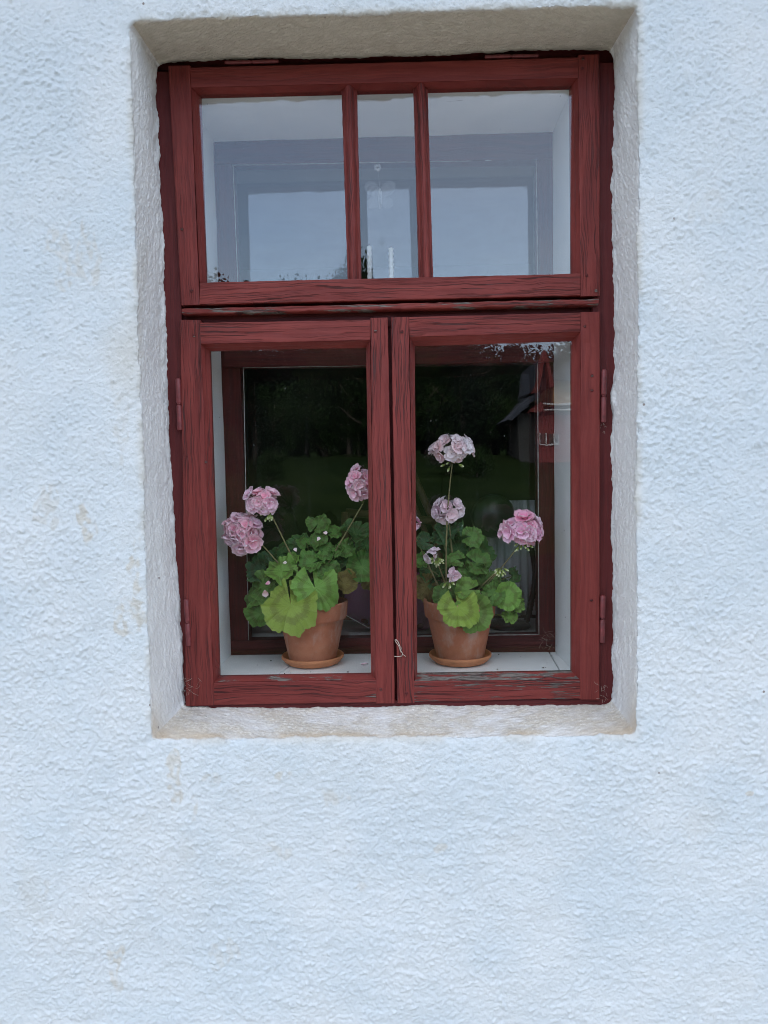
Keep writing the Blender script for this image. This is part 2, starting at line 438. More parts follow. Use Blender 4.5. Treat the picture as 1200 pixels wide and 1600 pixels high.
t = NT('lime washed roughcast')
z1 = t.n('ShaderNodeSeparateColor'); t.set(z1.inputs[0], t.attr('zone')['Color'])
z2 = t.n('ShaderNodeSeparateColor'); t.set(z2.inputs[0], t.attr('zone2')['Color'])
v = t.obj()
n1 = t.noise(v, 4.0, 4); n2 = t.noise(v, 45.0, 5); n3 = t.noise(v, 240.0, 4, 0.65)
wash = t.mix(t.rng(n1, 0.38, 0.62), (0.560, 0.597, 0.622), (0.625, 0.638, 0.645))
wash = t.mix(t.rng(n2, 0.55, 0.75, 0, 0.25), wash, (0.69, 0.70, 0.71))
lime = t.mix(t.rng(n2, 0.35, 0.7), (0.49, 0.45, 0.39), (0.60, 0.57, 0.52))
coat = t.mix(t.rng(n1, 0.35, 0.7), (0.66, 0.65, 0.64), (0.72, 0.71, 0.70))
col = t.mix(z1.outputs[1], wash, coat)
col = t.mix(z1.outputs[0], col, lime)
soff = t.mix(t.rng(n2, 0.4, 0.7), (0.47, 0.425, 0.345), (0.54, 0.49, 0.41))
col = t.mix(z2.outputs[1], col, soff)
spk = t.rng(t.noise(v, 130.0, 4, 0.7), 0.5, 0.62)
sd_ = t.mix(spk, (0.56, 0.51, 0.44), (0.70, 0.67, 0.62))
sd_ = t.mix(t.rng(t.noise(v, 38.0, 5, 0.7), 0.5, 0.66, 0, 0.6), sd_, (0.40, 0.38, 0.36))
col = t.mix(z1.outputs[2], col, sd_)
col = t.mix(t.math('MULTIPLY', z2.outputs[0], 0.7), col, (0.52, 0.41, 0.29))
dots = t.math('MULTIPLY', t.rng(t.voro(v, 16.0), 0.05, 0.035), t.rng(t.noise(v, 9, 1), 0.56, 0.6))
col = t.mix(dots, col, (0.25, 0.21, 0.19))
hh = t.math('ADD', t.math('MULTIPLY', n3, 0.6), t.math('MULTIPLY', n2, 0.5))
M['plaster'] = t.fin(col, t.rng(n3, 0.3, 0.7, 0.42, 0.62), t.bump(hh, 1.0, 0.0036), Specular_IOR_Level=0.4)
link('wall', build_wall(), M['plaster'], house)

M['plaster2'] = plain('plain white plaster', (0.58, 0.62, 0.65), 0.8, 12, 0.06, 0.003)
M['tile'] = plain('old clay roof', (0.28, 0.09, 0.06), 0.8, 3, 0.3, 0.01)
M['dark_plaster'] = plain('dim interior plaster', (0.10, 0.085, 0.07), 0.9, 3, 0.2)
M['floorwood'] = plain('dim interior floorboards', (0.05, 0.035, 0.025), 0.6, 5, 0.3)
# the rest of the house: facade round the modelled sheet, side walls, roof, room
G = -1.0
for lo, hi in (((-6, -0.155, G - 0.3), (-1.49, 0.25, 3.2)), ((1.49, -0.155, G - 0.3), (5, 0.25, 3.2)), ((-1.49, -0.155, 2.19), (1.49, 0.25, 3.2)),
               ((-1.49, -0.12, G - 0.3), (-0.56, 0.247, 2.188)), ((0.56, -0.12, G - 0.3), (1.49, 0.247, 2.188)),
               ((-0.56, -0.12, 1.54), (0.56, 0.244, 2.186)), ((-0.56, -0.12, G - 0.3), (0.56, 0.244, -0.07))):
    box('masonry', lo, hi, M['plaster2'], house)
for lo, hi in (((-6, 0.25, G - 0.3), (-5.7, 7, 3.2)), ((4.7, 0.25, G - 0.3), (5, 7, 3.2)), ((-5.7, 6.7, G - 0.3), (4.7, 7, 3.2))):
    box('outer_wall', lo, hi, M['plaster2'], house)
bm = bmesh.new()
def prism(bm, pts2, x0, x1):
    a = [bm.verts.new((x0, y, z)) for y, z in pts2]; b = [bm.verts.new((x1, y, z)) for y, z in pts2]
    n = len(pts2)
    bm.faces.new(a); bm.faces.new(b[::-1])
    for i in range(n): bm.faces.new((a[i], b[i], b[(i + 1) % n], a[(i + 1) % n]))
prism(bm, [(-0.65, 3.05), (3.4, 6.9), (7.5, 3.05), (7.5, 2.9), (3.4, 6.7), (-0.65, 2.9)], -6.4, 5.4)
link('roof', bm_mesh('roof', bm), M['tile'], house)
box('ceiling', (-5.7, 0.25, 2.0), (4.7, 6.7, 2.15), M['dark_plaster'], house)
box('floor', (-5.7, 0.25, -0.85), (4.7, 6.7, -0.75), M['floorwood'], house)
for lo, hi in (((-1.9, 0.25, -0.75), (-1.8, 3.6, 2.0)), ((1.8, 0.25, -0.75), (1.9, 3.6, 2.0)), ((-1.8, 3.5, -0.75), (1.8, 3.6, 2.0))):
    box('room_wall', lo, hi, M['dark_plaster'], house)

# ---------------------------------------------------------------- the window
win = empty('box_window', at(610, 1100, 0.0), 'red painted double casement window with glazed transom light in white wall', 'window')

def board(name, q, Y, th, parent, mat, horiz, wear=0.3, grain=0.6, Ys=None, edge=0.0022, label=None, rough=0.0009):
    """a board whose face fills the quadrilateral q (TL TR BR BL photograph points) at depth Y, th thick"""
    Ys = Ys or (Y, Y, Y, Y)
    P = [at(p[0], p[1], yy) for p, yy in zip(q, Ys)]
    c = sum(P, Vector()) / 4
    if horiz: L0, L1, R0, R1 = P[3], P[0], P[2], P[1]       # left-bottom, left-top, right-bottom, right-top
    else: L0, L1, R0, R1 = P[2], P[3], P[1], P[0]           # length runs upward; local z to the left
    ax = ((R0 + R1) - (L0 + L1)).normalized()
    az = ((L1 + R1) - (L0 + R0)); az = (az - ax * az.dot(ax)).normalized(); ay = az.cross(ax).normalized()
    Rm = Matrix((ax, ay, az)).transposed()
    mw = Matrix.Translation(c) @ Rm.to_4x4()
    inv = mw.inverted(); l0, l1, r0, r1 = [inv @ p for p in (L0, L1, R0, R1)]
    ln = (r0 - l0).length; wd = (l1 - l0).length
    nu = max(4, int(ln / 0.010)); sgn = 1.0 if ay.y > 0 else -1.0
    e = min(edge, wd * 0.25)
    prof = [(0.0, th, 0), (0.0, e, 0), (e * 0.3 / wd, e * 0.3, 0), (e / wd, 0, 1), (0.25, 0, 1), (0.5, 0, 1), (0.75, 0, 1), (1 - e / wd, 0, 1), (1 - e * 0.3 / wd, e * 0.3, 0), (1.0, e, 0), (1.0, th, 0)]
    so_ = random.random() * 100
    vs = []
    for i in range(nu + 1):
        f_ = i / nu
        a = l0.lerp(r0, f_); b = l1.lerp(r1, f_)
        for j, (w, dpt, flag) in enumerate(prof):
            p = a.lerp(b, w)
            nz = mnoise.noise((f_ * ln * 28 + so_, w * 2.2, so_)); nz2 = mnoise.noise((f_ * ln * 90 + so_, w * 3, 7.0))
            p = p + Vector((0, sgn * (dpt + (nz * 0.8 + nz2 * 0.4) * rough), 0))
            if j in (1, 2, 3): p.z += (mnoise.noise((f_ * ln * 35, so_, 1.0)) * 0.9 + abs(mnoise.noise((f_ * ln * 120, so_, 4.0)))) * rough
            if j in (7, 8, 9): p.z -= (mnoise.noise((f_ * ln * 35, so_, 2.0)) * 0.9 + abs(mnoise.noise((f_ * ln * 120, so_, 5.0)))) * rough
            vs.append(p)
    k = len(prof); fs = []
    for i in range(nu):
        for j in range(k - 1): fs.append((i * k + j, (i + 1) * k + j, (i + 1) * k + j + 1, i * k + j + 1))
        fs.append((i * k + k - 1, (i + 1) * k + k - 1, (i + 1) * k, i * k))
    fs.append(tuple(range(k - 1, -1, -1))); fs.append(tuple(nu * k + j for j in range(k)))
    me = mesh(name, vs, fs)
    bm = bmesh.new(); bm.from_mesh(me); bmesh.ops.recalc_face_normals(bm, faces=bm.faces); bm.to_mesh(me); bm.free()
    o = link(name, me, mat, parent, mw=mw, label=label)
    o.color = (wear, grain, 0, 1)
    return o

def bead(name, a0, a1, b0, b1, Ya, Yb, parent, mat, wear=0.15, grain=0.25):
    """sloping glazing rebate between the face edge a0-a1 (at depth Ya) and the glass edge b0-b1 (at depth Yb)"""
    A0, A1, B0, B1 = at(*a0, Ya), at(*a1, Ya), at(*b0, Yb), at(*b1, Yb)
    c = (A0 + A1 + B0 + B1) / 4; ax = (A1 - A0).normalized(); az = Vector((0, 1, 0)).cross(ax) * -1; az.normalize(); ay = az.cross(ax)
    mw = Matrix.Translation(c) @ Matrix((ax, ay, az)).transposed().to_4x4(); inv = mw.inverted()
    bk = Vector((0, 0.018, 0)); outw = (A0 - B0); outw.y = 0; 
    n = 10; vs = []
    for i in range(n + 1):
        f_ = i / n
        A = A0.lerp(A1, f_); B = B0.lerp(B1, f_); off = A - B; off.y = 0
        m1 = A.lerp(B, 0.45); m2 = A.lerp(B, 0.5) + Vector((0, 0.003, 0))
        for p in (A + Vector((0, 0.001, 0)), m1, m2, B, B + Vector((0, 0.012, 0)), B + Vector((0, 0.012, 0)) + off * 1.0, A + Vector((0, 0.012, 0))):
            vs.append(inv @ p)
    k = 7; fs = []
    for i in range(n):
        for j in range(k): fs.append((i * k + j, (i + 1) * k + j, (i + 1) * k + (j + 1) % k, i * k + (j + 1) % k))
    fs.append(tuple(range(k - 1, -1, -1))); fs.append(tuple(n * k + j for j in range(k)))
    me = mesh(name, vs, fs); bm = bmesh.new(); bm.from_mesh(me); bmesh.ops.recalc_face_normals(bm, faces=bm.faces); bm.to_mesh(me); bm.free()
    o = link(name, me, mat, parent, mw=mw); o.color = (wear, grain, 0, 1)
    return o

def pane(name, q, Y, parent, mat, th=0.003, tilt=0.0):
    P = [at(p[0], p[1], Y) for p in q]
    zc_ = sum(p.z for p in P) / 4
    for p in P: p.y -= (p.z - zc_) * math.tan(tilt)
    bm = bmesh.new()
    a = [bm.verts.new(p) for p in P]; b = [bm.verts.new(p + Vector((0, th, 0))) for p in P]
    bm.faces.new(a); bm.faces.new(b[::-1])
    for i in range(4): bm.faces.new((a[i], b[i], b[(i + 1) % 4], a[(i + 1) % 4]))
    return link(name, bm_mesh(name, bm), mat, parent)

def nail(px, py, Y, parent, r=0.0035, mat=None):
    bm = bmesh.new(); bmesh.ops.create_uvsphere(bm, u_segments=12, v_segments=6, radius=r)
    for v_ in bm.verts: v_.co.y *= 0.35
    c = at(px, py, Y)
    bmesh.ops.translate(bm, verts=bm.verts, vec=c)
    return link('dowel', bm_mesh('dowel', bm, True), mat or M['deep'], parent)

def hinge(p0, p1, Y, parent, r=0.0052):
    a, b = at(*p0, Y), at(*p1, Y); m1, m2 = a.lerp(b, 0.48), a.lerp(b, 0.51)
    pr = lambda s_, e_: ([s_, s_.lerp(e_, 0.02), s_.lerp(e_, 0.06), s_.lerp(e_, 0.5), e_.lerp(s_, 0.06), e_.lerp(s_, 0.02), e_], [r * .4, r * .8, r, r, r, r * .92, r * .8])
    g1 = tube_geo(*pr(a, m1), seg=12); g2 = tube_geo(*pr(m2, b), seg=12); g3 = tube_geo([m1, m2], r * 0.7, seg=10)
    vs, fs = merge_geo([g1, g2, g3]); o = link('hinge', mesh('hinge', vs, fs, True), M['hinge'], parent); return o
M['hinge'] = plain('painted iron hinge', (0.15, 0.026, 0.028), 0.5, 80, 0.3, 0.0006)

# outer frame (set back a little behind the sashes)
of = empty('outer_frame', at(610, 600, 0.012), parent=win)
YF = 0.012
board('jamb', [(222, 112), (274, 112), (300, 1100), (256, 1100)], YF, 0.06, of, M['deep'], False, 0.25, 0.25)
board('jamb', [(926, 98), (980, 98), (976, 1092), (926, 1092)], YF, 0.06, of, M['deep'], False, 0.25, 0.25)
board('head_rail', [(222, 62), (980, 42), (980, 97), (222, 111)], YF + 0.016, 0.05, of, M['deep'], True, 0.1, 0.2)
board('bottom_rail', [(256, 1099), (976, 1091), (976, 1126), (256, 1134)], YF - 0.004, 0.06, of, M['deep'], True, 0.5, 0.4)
for p0, p1 in (((278, 591), (281, 672)), ((291, 936), (295, 1009)), ((944, 577), (943, 660)), ((942, 930), (941, 1004))):
    hinge(p0, p1, -0.001, of, 0.006)
for p0, p1 in (((351, 98), (435, 96)), ((757, 89), (841, 87))): hinge(p0, p1, 0.006, of, 0.004)
# transom with its weathered drip ledge
tr = empty('transom', at(610, 485, 0.0), parent=win)
board('transom_rail', [(283, 474), (937, 458), (937, 505), (283, 518)], 0.026, 0.04, tr, M['deep'], True, 0.3, 0.5)
board('drip_ledge', [(284, 482), (936, 466), (935, 476), (284, 491)], -0.005, 0.028, tr, M['red'], True, 1.0, 0.9, edge=0.003, rough=0.0018, label='grey worn drip ledge below the transom light')

YG = 0.034
TILT = math.radians(1.7)      # the old transom panes lean out a little at the top
# upper sash
us = empty('transom_sash', at(600, 290, 0.0), parent=win)
board('stile', [(262, 103), (297, 102), (312, 476), (283, 477)], 0.0, 0.045, us, M['red'], False, 0.15, 0.45)
board('stile', [(903, 86), (937, 85), (938, 462), (907, 463)], 0.0, 0.045, us, M['red'], False, 0.45, 0.75)
board('rail', [(297, 105), (903, 89), (903, 122), (299, 137)], 0.0006, 0.045, us, M['red'], True, 0.12, 0.25)
board('rail', [(312, 441), (907, 427), (907, 462), (312, 476)], 0.0, 0.045, us, M['red'], True, 0.6, 1.0, label='weathered lower rail with long open grain cracks')
B = [(299, 137), (903, 122), (907, 427), (312, 441)]; Gq = [(313, 150), (891, 136), (893, 429), (322, 440)]
bead('glazing_rebate', B[0], B[1], Gq[0], Gq[1], 0, YG, us, M['red'])
bead('glazing_rebate', B[3], B[0], Gq[3], Gq[0], 0, YG, us, M['red'], 0.5)
bead('glazing_rebate', B[1], B[2], Gq[1], Gq[2], 0, YG, us, M['red'], 0.3)
def muntin(q, parent):
    "vertical glazing bar with a narrow flat front and sloping sides; q = four photograph points TL TR BR BL of its full width"
    TL, TR, BR, BL = [at(*p, 0.004) for p in q]
    c = (TL + TR + BR + BL) / 4; ax = (TL + TR - BL - BR).normalized(); ay = Vector((0, 1, 0)); az = ax.cross(ay).normalized()
    mw = Matrix.Translation(c) @ Matrix((ax, ay, az)).transposed().to_4x4(); inv = mw.inverted(); vs = []; n = 40
    so_ = random.random() * 50
    for i in range(n + 1):
        a = BL.lerp(TL, i / n); b = BR.lerp(TR, i / n)
        for w, y in ((0, .032), (0.02, .020), (.17, .018), (.34, .002), (.42, 0), (.58, 0), (.66, .002), (.83, .018), (.98, .020), (1, .032), (.5, .036)):
            p = a.lerp(b, w); nn = mnoise.noise((i * 0.6 + so_, w * 4, 0)) * 0.0011
            vs.append(inv @ (p + Vector((nn, y + nn, 0))))
    k = 11; fs = []
    for i in range(n):
        for j in range(k): fs.append((i * k + j, (i + 1) * k + j, (i + 1) * k + (j + 1) % k, i * k + (j + 1) % k))
    fs += [tuple(range(k - 1, -1, -1)), tuple(n * k + j for j in range(k))]
    me = mesh('glazing_bar', vs, fs); bm = bmesh.new(); bm.from_mesh(me); bmesh.ops.recalc_face_normals(bm, faces=bm.faces); bm.to_mesh(me); bm.free()
    o = link('glazing_bar', me, M['red'], parent, mw=mw); o.color = (0.45, 0.8, 0, 1)
muntin([(532, 131), (557, 130), (564, 436), (542, 437)], us)
muntin([(646, 128), (669, 127), (678, 433), (655, 434)], us)
pane('pane', [(310, 145), (546, 139), (552, 445), (316, 450)], YG, us, M['glass'], tilt=TILT)
pane('pane', [(547.5, 139), (658, 136), (666, 440), (553.5, 445)], YG, us, M['glass'], tilt=TILT)
pane('pane', [(659.5, 136), (896, 131), (898, 436), (667.5, 440)], YG, us, M['glass'], tilt=TILT)
for p in ((208/3+230, 524/3+280), (163/3+230, 233/3+280), (950/3+600, 450/3+280), (910, 107), (911, 92), (994/3+600, 523/3+280)): nail(*p, -0.001, us)

# lower left casement
ls = empty('casement', at(450, 800, 0.0), parent=win)
board('stile', [(281, 500), (313, 500), (335, 1102), (290, 1103)], 0.0, 0.045, ls, M['red'], False, 0.35, 0.8)
board('stile', [(578, 497), (606, 496), (617, 1099), (587, 1099)], 0.0, 0.045, ls, M['red'], False, 0.55, 1.0)
board('rail', [(313, 504), (578, 499), (578, 532), (313, 538)], 0.0005, 0.045, ls, M['red'], True, 0.5, 0.9)
board('rail', [(334, 1066), (588, 1062), (588, 1098), (334, 1102)], 0.0005, 0.045, ls, M['red'], True, 0.75, 1.0, label='lower rail with paint worn off along the top edge')
B = [(313, 538), (578, 532), (587, 1062), (334, 1066)]; Gq = [(328, 548), (572, 543), (580, 1053), (343, 1057)]
bead('glazing_rebate', B[0], B[1], Gq[0], Gq[1], 0, YG, ls, M['red'])
bead('glazing_rebate', B[3], B[0], Gq[3], Gq[0], 0, YG, ls, M['red'], 0.25, 0.6)
bead('glazing_rebate', B[1], B[2], Gq[1], Gq[2], 0, YG, ls, M['red'], 0.25, 0.5)
bead('glazing_rebate', B[2], B[3], Gq[2], Gq[3], 0, YG, ls, M['red'], 1.0, 0.9)
pane('pane', [(322, 540), (577, 537), (584, 1062), (338, 1063)], YG, ls, M['glass'])
for p in ((220/3+230, 733/3+280), (1070/3+230, 713/3+280), (322, 722), (595, 1077), (288, 1080)): nail(*p, -0.001, ls)

# lower right casement
rs = empty('casement', at(775, 800, 0.0), parent=win)
board('stile', [(611, 496), (639, 495), (648, 1098), (621, 1099)], 0.0, 0.045, rs, M['red'], False, 0.6, 1.0)
board('stile', [(907, 488), (938, 487), (937, 1093), (906, 1093)], 0.0, 0.045, rs, M['red'], False, 0.12, 0.2)
board('rail', [(639, 495), (907, 488), (907, 519), (640, 527)], 0.0005, 0.045, rs, M['red'], True, 0.4, 0.9)
board('rail', [(647, 1064), (906, 1062), (906, 1092), (646, 1097)], 0.0005, 0.045, rs, M['red'], True, 1.0, 1.0, label='grey weathered lower rail with flaking red paint')
B = [(640, 527), (907, 519), (906, 1062), (648, 1064)]; Gq = [(648, 541), (893, 533), (893, 1049), (652, 1053)]
bead('glazing_rebate', B[0], B[1], Gq[0], Gq[1], 0, YG, rs, M['red'])
bead('glazing_rebate', B[3], B[0], Gq[3], Gq[0], 0, YG, rs, M['red'], 0.25, 0.6)
bead('glazing_rebate', B[1], B[2], Gq[1], Gq[2], 0, YG, rs, M['red'], 0.1, 0.1)
bead('glazing_rebate', B[2], B[3], Gq[2], Gq[3], 0, YG, rs, M['red'], 1.2, 0.9)
pane('pane', [(642, 535), (897, 527), (898, 1058), (648, 1060)], YG, rs, M['glass'])
for p in ((84/3+600, 715/3+280), (942/3+600, 688/3+280), (635, 1083), (925, 587), (925, 610), (924, 938)): nail(*p, -0.001, rs)
board('astragal', [(604, 500), (613, 500), (623, 1094), (614, 1094)], 0.03, 0.02, rs, M['deep'], False, 0.2, 0.3)

# white lining between the two windows
YI = 0.29
Lq = [at(334, 222, YI), at(863, 207, YI), at(868, 1018, YI), at(361, 1023, YI)]     # TL TR BR BL, back corners
ln = empty('lining', (0.0, 0.15, 0.7), parent=win)
def lining(name, A, Bp, out, nb=1, y0=0.048, y1=YI):
    "boards of the lining between back corners A and Bp, out = direction away from the opening; split lengthwise in nb boards with open joints"
    for i in range(nb):
        a = A.lerp(Bp, i / nb + (0.0012 if i else 0)); b = A.lerp(Bp, (i + 1) / nb - (0.0012 if i < nb - 1 else 0))
        a0, b0 = a.copy(), b.copy(); a0.y = b0.y = y0; a1, b1 = a.copy(), b.copy(); a1.y = b1.y = y1
        ax = (b - a).normalized(); c = (a0 + b1) / 2; ay = Vector((0, 1, 0)); az = ax.cross(ay).normalized()
        mw = Matrix.Translation(c) @ Matrix((ax, ay, az)).transposed().to_4x4(); inv = mw.inverted()
        bm = bmesh.new(); n = 24
        rows = []
        for k in range(n + 1):
            f_ = k / n; row = []
            for g_ in range(7):
                p = a0.lerp(b0, f_).lerp(a1.lerp(b1, f_), g_ / 6); p = p + out * (mnoise.noise((p.x * 14, p.y * 9, p.z * 14)) * 0.0016)
                row.append(bm.verts.new(inv @ p))
            rows.append(row)
        for k in range(n):
            for g_ in range(6): bm.faces.new((rows[k][g_], rows[k + 1][g_], rows[k + 1][g_ + 1], rows[k][g_ + 1]))
        ex = bmesh.ops.extrude_face_region(bm, geom=bm.faces[:])
        m3 = inv.to_3x3()
        bmesh.ops.translate(bm, verts=[e_ for e_ in ex['geom'] if isinstance(e_, bmesh.types.BMVert)], vec=m3 @ (out * 0.02))
        link(name, bm_mesh(name, bm), M['white'], ln, mw=mw)
lining('side_board', Lq[3], Lq[0], Vector((-1, 0, 0)))
lining('side_board', Lq[2], Lq[1], Vector((1, 0, 0)))
lining('top_board', Lq[0] + Vector((-.02, 0, .0005)), Lq[1] + Vector((.02, 0, .0005)), Vector((0, 0, 1)))
# window board inside: three lengths with open slanting joints
def sill_board(xa0, xa1, xb0, xb1):
    zl = lambda x: Lq[3].z + (Lq[2].z - Lq[3].z) * (x - Lq[3].x) / (Lq[2].x - Lq[3].x)
    bm = bmesh.new(); vs = []
    for x, y in ((xa0, 0.040), (xb0, 0.040), (xb1, YI), (xa1, YI)): vs.append(Vector((x, y, zl(x) - 0.0007)))
    c = sum(vs, Vector()) / 4; top = [bm.verts.new(p - c) for p in vs]; bot = [bm.verts.new(p - c - Vector((0, 0, .022))) for p in vs]
    bm.faces.new(top); bm.faces.new(bot[::-1])
    for i in range(4): bm.faces.new((top[i], bot[i], bot[(i + 1) % 4], top[(i + 1) % 4]))
    bmesh.ops.bevel(bm, geom=bm.edges[:], offset=0.0012, segments=2, affect='EDGES')
    link('sill_board', bm_mesh('sill_board', bm), M['white'], ln, mw=Matrix.Translation(c))
j1f, j1b = at(424, 1056, 0.05).x, at(452, 1030, YI - .02).x
j2f, j2b = at(879, 1052, 0.05).x, at(858, 1018, YI).x
jz = (j1f + 0.002, j1b + .045)
sill_board(Lq[3].x - .015, Lq[3].x - .015, j1f - .0016, jz[1] - .0016)
sill_board(j1f + .0016, jz[1] + .0016, j2f - .0016, j2b - .0016)
sill_board(j2f + .0016, j2b + .0016, Lq[2].x + .016, Lq[2].x + .016)

# inner window
iw = empty('inner_frame', (0.0, YI, 0.7), parent=win)
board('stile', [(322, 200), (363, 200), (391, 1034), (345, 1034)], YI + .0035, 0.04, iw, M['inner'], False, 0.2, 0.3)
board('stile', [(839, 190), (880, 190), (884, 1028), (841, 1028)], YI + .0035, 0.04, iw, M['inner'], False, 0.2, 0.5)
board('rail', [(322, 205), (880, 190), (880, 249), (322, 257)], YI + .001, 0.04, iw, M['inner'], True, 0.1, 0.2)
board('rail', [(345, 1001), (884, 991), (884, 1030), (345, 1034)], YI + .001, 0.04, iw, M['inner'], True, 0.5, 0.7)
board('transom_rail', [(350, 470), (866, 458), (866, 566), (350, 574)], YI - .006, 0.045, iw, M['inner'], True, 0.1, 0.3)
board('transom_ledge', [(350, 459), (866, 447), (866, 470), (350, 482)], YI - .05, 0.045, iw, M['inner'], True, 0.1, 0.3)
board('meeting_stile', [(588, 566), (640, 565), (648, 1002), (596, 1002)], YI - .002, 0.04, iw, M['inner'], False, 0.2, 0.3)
YJ = YI + 0.02
M['putty'] = plain('old putty', (0.45, 0.44, 0.41), 0.8, 60, 0.4, 0.001)
for q in ([(366, 250), (842, 244), (842, 500), (366, 500)], [(380, 560), (596, 560), (604, 1006), (386, 1006)], [(636, 558), (846, 556), (848, 998), (642, 998)]):
    pane('pane', q, YJ, iw, M['glass_in'])
def puttyline(p0, p1): tube('putty', [at(*p0, YI + .0035), at(*p1, YI + .0035)], 0.0013, M['putty'], iw, 6)
for a, b in (((363, 258), (839, 249)), ((364, 257), (372, 450)), ((838, 250), (840, 450)), ((380.5, 575), (388.5, 1001)), ((840, 567), (842, 992)), ((380, 574.5), (588, 571)), ((640, 567.5), (841, 565.5)), ((641, 994), (842, 991.5)), ((389, 1001), (596, 999))):
    puttyline(a, b)

# ---------------------------------------------------------------- things in the box of the window
FZ = (Lq[3].z + Lq[2].z) / 2
def floor_z(x): return Lq[3].z + (Lq[2].z - Lq[3].z) * (x - Lq[3].x) / (Lq[2].x - Lq[3].x)

t = NT('terracotta'); v = t.shifted()
n1 = t.noise(v, 14, 5, 0.6); n2 = t.noise(v, 70, 5, 0.65)
col = t.mix(t.rng(n1, 0.35, 0.65), (0.37, 0.12, 0.060), (0.50, 0.19, 0.105))
col = t.mix(t.rng(n2, 0.55, 0.8, 0, 0.45), col, (0.42, 0.27, 0.20))
col = t.mix(t.rng(t.noise(t.mapping(v, (18, 18, 8)), 1.0, 4, 0.6), 0.52, 0.70, 0, 0.6), col, (0.52, 0.40, 0.33))
M['terra'] = t.fin(col, 0.85, t.bump(n2, 0.4, 0.0008))
M['saucer'] = plain('saucer clay', (0.52, 0.20, 0.090), 0.75, 25, 0.12, 0.0005)
M['soil'] = plain('potting soil', (0.035, 0.022, 0.016), 0.95, 90, 0.5, 0.004)

def saucer(x, y, label):
    z = floor_z(x) + 0.0005
    prof = [(0.0, 0.0), (0.058, 0.0), (0.066, 0.002), (0.074, 0.008), (0.0785, 0.014), (0.081, 0.016), (0.0815, 0.021), (0.080, 0.0235), (0.0775, 0.023), (0.075, 0.016), (0.068, 0.008), (0.060, 0.006), (0, 0.006)]
    vs, fs = lathe_geo(prof, 56, 0.002)
    o = link('saucer', mesh('saucer', vs, fs, True), M['saucer'], None, mw=Matrix.Translation((x, y, z)), label=label, cat='saucer', group='clay saucers under the geraniums')
    return z + 0.0065

def pot(x, y, z, parent):
    rb, rt, h = 0.061, 0.089, 0.158
    prof = [(0, 0), (rb - .003, 0), (rb, 0.003)]
    for i in range(1, 9): f_ = i / 8; prof.append((rb + (0.083 - rb) * f_, 0.003 + (0.108) * f_))
    prof += [(0.084, 0.1115), (0.0885, 0.1135), (0.0905, 0.117), (0.0925, 0.135), (0.094, 0.153), (0.0935, 0.157), (0.091, h), (0.087, 0.156), (0.085, 0.15), (0.080, 0.12), (0.078, 0.10)]
    vs, fs = lathe_geo(prof, 64, 0.003)
    link('pot', mesh('pot', vs, fs, True), M['terra'], parent, mw=Matrix.Translation((x, y, z)))
    n = 24; vs = [(0, 0, 0.128)]; fs = []
    for r_ in (0.03, 0.055, 0.0825):
        for k in range(n): a = 2 * PI * k / n; vs.append((r_ * math.cos(a), r_ * math.sin(a), 0.126 + random.uniform(-.005, .005)))
    for k in range(n): fs.append((0, 1 + k, 1 + (k + 1) % n))
    for j in range(2):
        for k in range(n): a, b = 1 + j * n + k, 1 + j * n + (k + 1) % n; fs.append((a, a + n, b + n, b))
    link('soil', mesh('soil', vs, fs, True), M['soil'], parent, mw=Matrix.Translation((x, y, z)))

# geranium leaf: uv = (radius, angle)
t = NT('geranium leaf'); uvn = t.n('ShaderNodeUVMap'); sx = t.n('ShaderNodeSeparateXYZ'); t.set(sx.inputs[0], uvn.outputs[0])
rad, ang = sx.outputs[0], sx.outputs[1]
base = t.info()['Color']; v = t.shifted()
ns = t.noise(v, 55, 4, 0.6); nl = t.noise(v, 22, 3)
vein = t.math('ABSOLUTE', t.math('SUBTRACT', t.math('FRACT', t.math('ADD', t.math('MULTIPLY', ang, 9.0), 0.5)), 0.5))
vein = t.math('MULTIPLY', vein, rad)
vl = t.rng(vein, 0.0, 0.045, 1, 0, True)
fvn = t.math('ABSOLUTE', t.math('SUBTRACT', t.math('FRACT', t.math('ADD', t.math('MULTIPLY', ang, 27.0), t.math('MULTIPLY', nl, 1.0))), 0.5))
fv = t.math('MULTIPLY', t.rng(t.math('MULTIPLY', fvn, rad), 0.0, 0.09, 1, 0, True), t.rng(rad, 0.3, 0.6))
dark = t.mix(1.0, base, (0.42, 0.42, 0.35), 'MULTIPLY')
zone = t.math('MULTIPLY', t.rng(t.math('ABSOLUTE', t.math('SUBTRACT', t.math('ADD', rad, t.math('MULTIPLY', t.math('SUBTRACT', nl, 0.5), 0.3)), 0.60)), 0.06, 0.17, 1, 0, True), 0.5)
col = t.mix(t.rng(ns, 0.35, 0.7, 0, 0.4), base, dark)
brownish = t.mix(0.55, dark, (0.10, 0.055, 0.02))
col = t.mix(zone, col, brownish)
light = t.mix(0.5, base, (0.26, 0.34, 0.10))
col = t.mix(t.math('MULTIPLY', vl, 0.35), col, light)
col = t.mix(t.math('MULTIPLY', fv, 0.14), col, light)
col = t.mix(t.rng(rad, 0.88, 1.0, 0, 0.45), col, light)
hh = t.math('SUBTRACT', t.math('MULTIPLY', ns, 0.5), t.math('ADD', t.math('MULTIPLY', vl, 0.6), t.math('MULTIPLY', fv, 0.5)))
nb = t.bump(hh, 0.6, 0.0014)
t.fin(col, 0.52, nb, Specular_IOR_Level=0.35)
tl = t.n('ShaderNodeBsdfTranslucent'); t.set(tl.inputs[0], t.mix(1.0, col, (1.0, 1.0, 0.35), 'MULTIPLY')); t.set(tl.inputs[1], nb)
